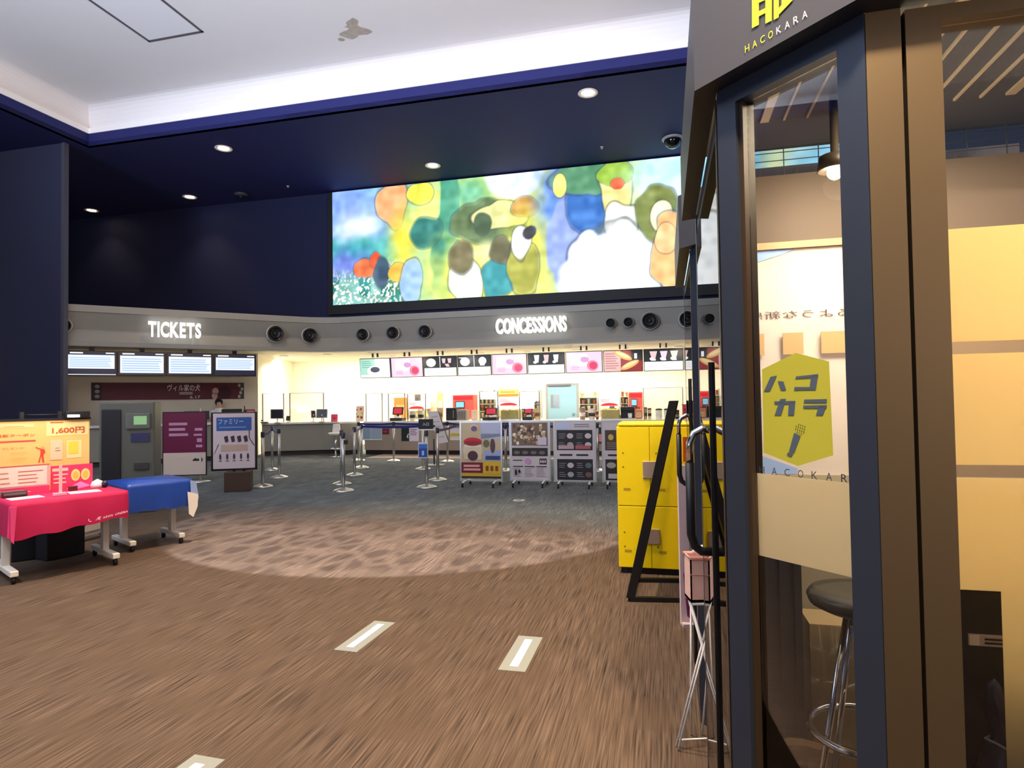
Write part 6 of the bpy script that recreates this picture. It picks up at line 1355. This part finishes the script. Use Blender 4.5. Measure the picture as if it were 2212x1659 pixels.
c_ = SA + V((0, 0, ST)); zb_t = aty(1500, 1206, SA.y).z - ST
t = thing('plastic_bin', 'pale pink plastic bin standing on the white wire stand', 'bin', c_); PB_ = mat(240, 196, 182, .4)
b = B(); x0, x1 = xl - .008, xr + .045; b.box(x0, .0, 0, x1, .1, .012); 
for a in ((x0, 0, x1, .006), (x0, .094, x1, .1), (x0, 0, x0 + .006, .1), (x1 - .006, 0, x1, .1)): b.box(a[0], a[1], 0, a[2], a[3], zb_t)
b.build('body', PB_, t); b = B(); b.tube([(x0 - .002, -.002, zb_t), (x1 + .002, -.002, zb_t), (x1 + .002, .102, zb_t), (x0 - .002, .102, zb_t)], .006, 8, None, None, True); b.build('rim', mat(226, 150, 130, .4), t); b = B(); b.box(x0 - .001, -.002, zb_t * .62, x1 + .001, -.0005, zb_t * .64); b.build('ridge', mat(226, 170, 156, .4), t)
t = thing('crumpled_paper', 'crumpled white slips sticking out of the pale pink bin', 'paper', c_ + V((0, 0, .0125))); b = B(); random.seed(2)
b.box((x0 + x1) / 2 - .01, .045, 0, (x0 + x1) / 2 + .01, .06, zb_t)
for k in range(9): b.ball((x0 + .03 + (x1 - x0 - .06) * random.random(), .035 + .03 * random.random(), zb_t + .0 + random.random() * .02), random.uniform(.012, .02), None, None, 4)
b.build('slips', PAPER, t)
# pale panel standing beyond the second booth
p0 = fl(1474, 1350); t = thing('panel_stand', 'narrow pale pink panel with orange card standing between the yellow lockers and the second booth', 'panel', p0)
def nq(x, y): return aty(x, y, p0.y) - p0
a = nq(1472, 1345); c = nq(1494, 1005); b = B(); b.box(a.x, .0, 0, a.x + .30, .03, c.z); b.build('panel', mat(226, 200, 200, .6), t)
b = B(); b.box(a.x, -.05, 0, a.x + .3, .0, .02); b.build('foot', mat(200, 180, 176, .5), t)
a2 = nq(1478, 1345); c2 = nq(1492, 1238); b = B(); b.prismy([(a2.x, c2.z), (a2.x + .05, c2.z - .02), (a2.x + .05, .03), (a2.x + .02, .06)], -.008, -.002); b.build('magenta_leaflet', mat(140, 40, 92, .6), t)
a2 = nq(1477, 982); c2 = nq(1494, 944); b = B(); b.box(a2.x, .01, a2.z - .05, a2.x + .08, .02, c2.z); b.build('orange_card', mat(240, 104, 20, .5), t)
# ------------------------------------------------------------------ group phrases of the repeats
GROUPS = dict(downlight='downlights in the blue ceiling', sprinkler_head='sprinkler heads on the blue ceiling', sign_lettering='glowing words on the fascia', air_nozzle='round air nozzles along the fascia', timetable_screen='timetable screens over the tickets wall',
    menu_screen='hanging menu screens over the food counter', back_counter='white back counters', cash_register='cash registers with red screens', popcorn_machine='popcorn machines behind the food counter', cup_rack='racks of paper cups', drinks_machine='red drinks machines',
    popcorn_bucket='buckets on the food counter', bottle='bottles on the counters', canister='white canisters on the food counter', popcorn_bin='glass bins of popcorn', guard_panel='clear guard panels on the counters', monitor='monitors on the ticket counters', counter_poster='posters along the food counter',
    poster_board='wheeled poster boards in the hall', sign_board='sign boards beside the tables', folding_table='caster tables under cloths', tablecloth='cloths on the tables', notice_board='notice boards on the pink table', paper_sheet='paper sheets on the pink table', crate='black crates under the pink table',
    floor_sticker='floor stickers with a white bar', bar_stool='bar stools', karaoke_booth='dark karaoke booths')
for o in COL.objects:
    k = o.name.split('.')[0]
    if o.parent is None and 'category' in o and 'group' not in o and k in GROUPS: o['group'] = GROUPS[k]
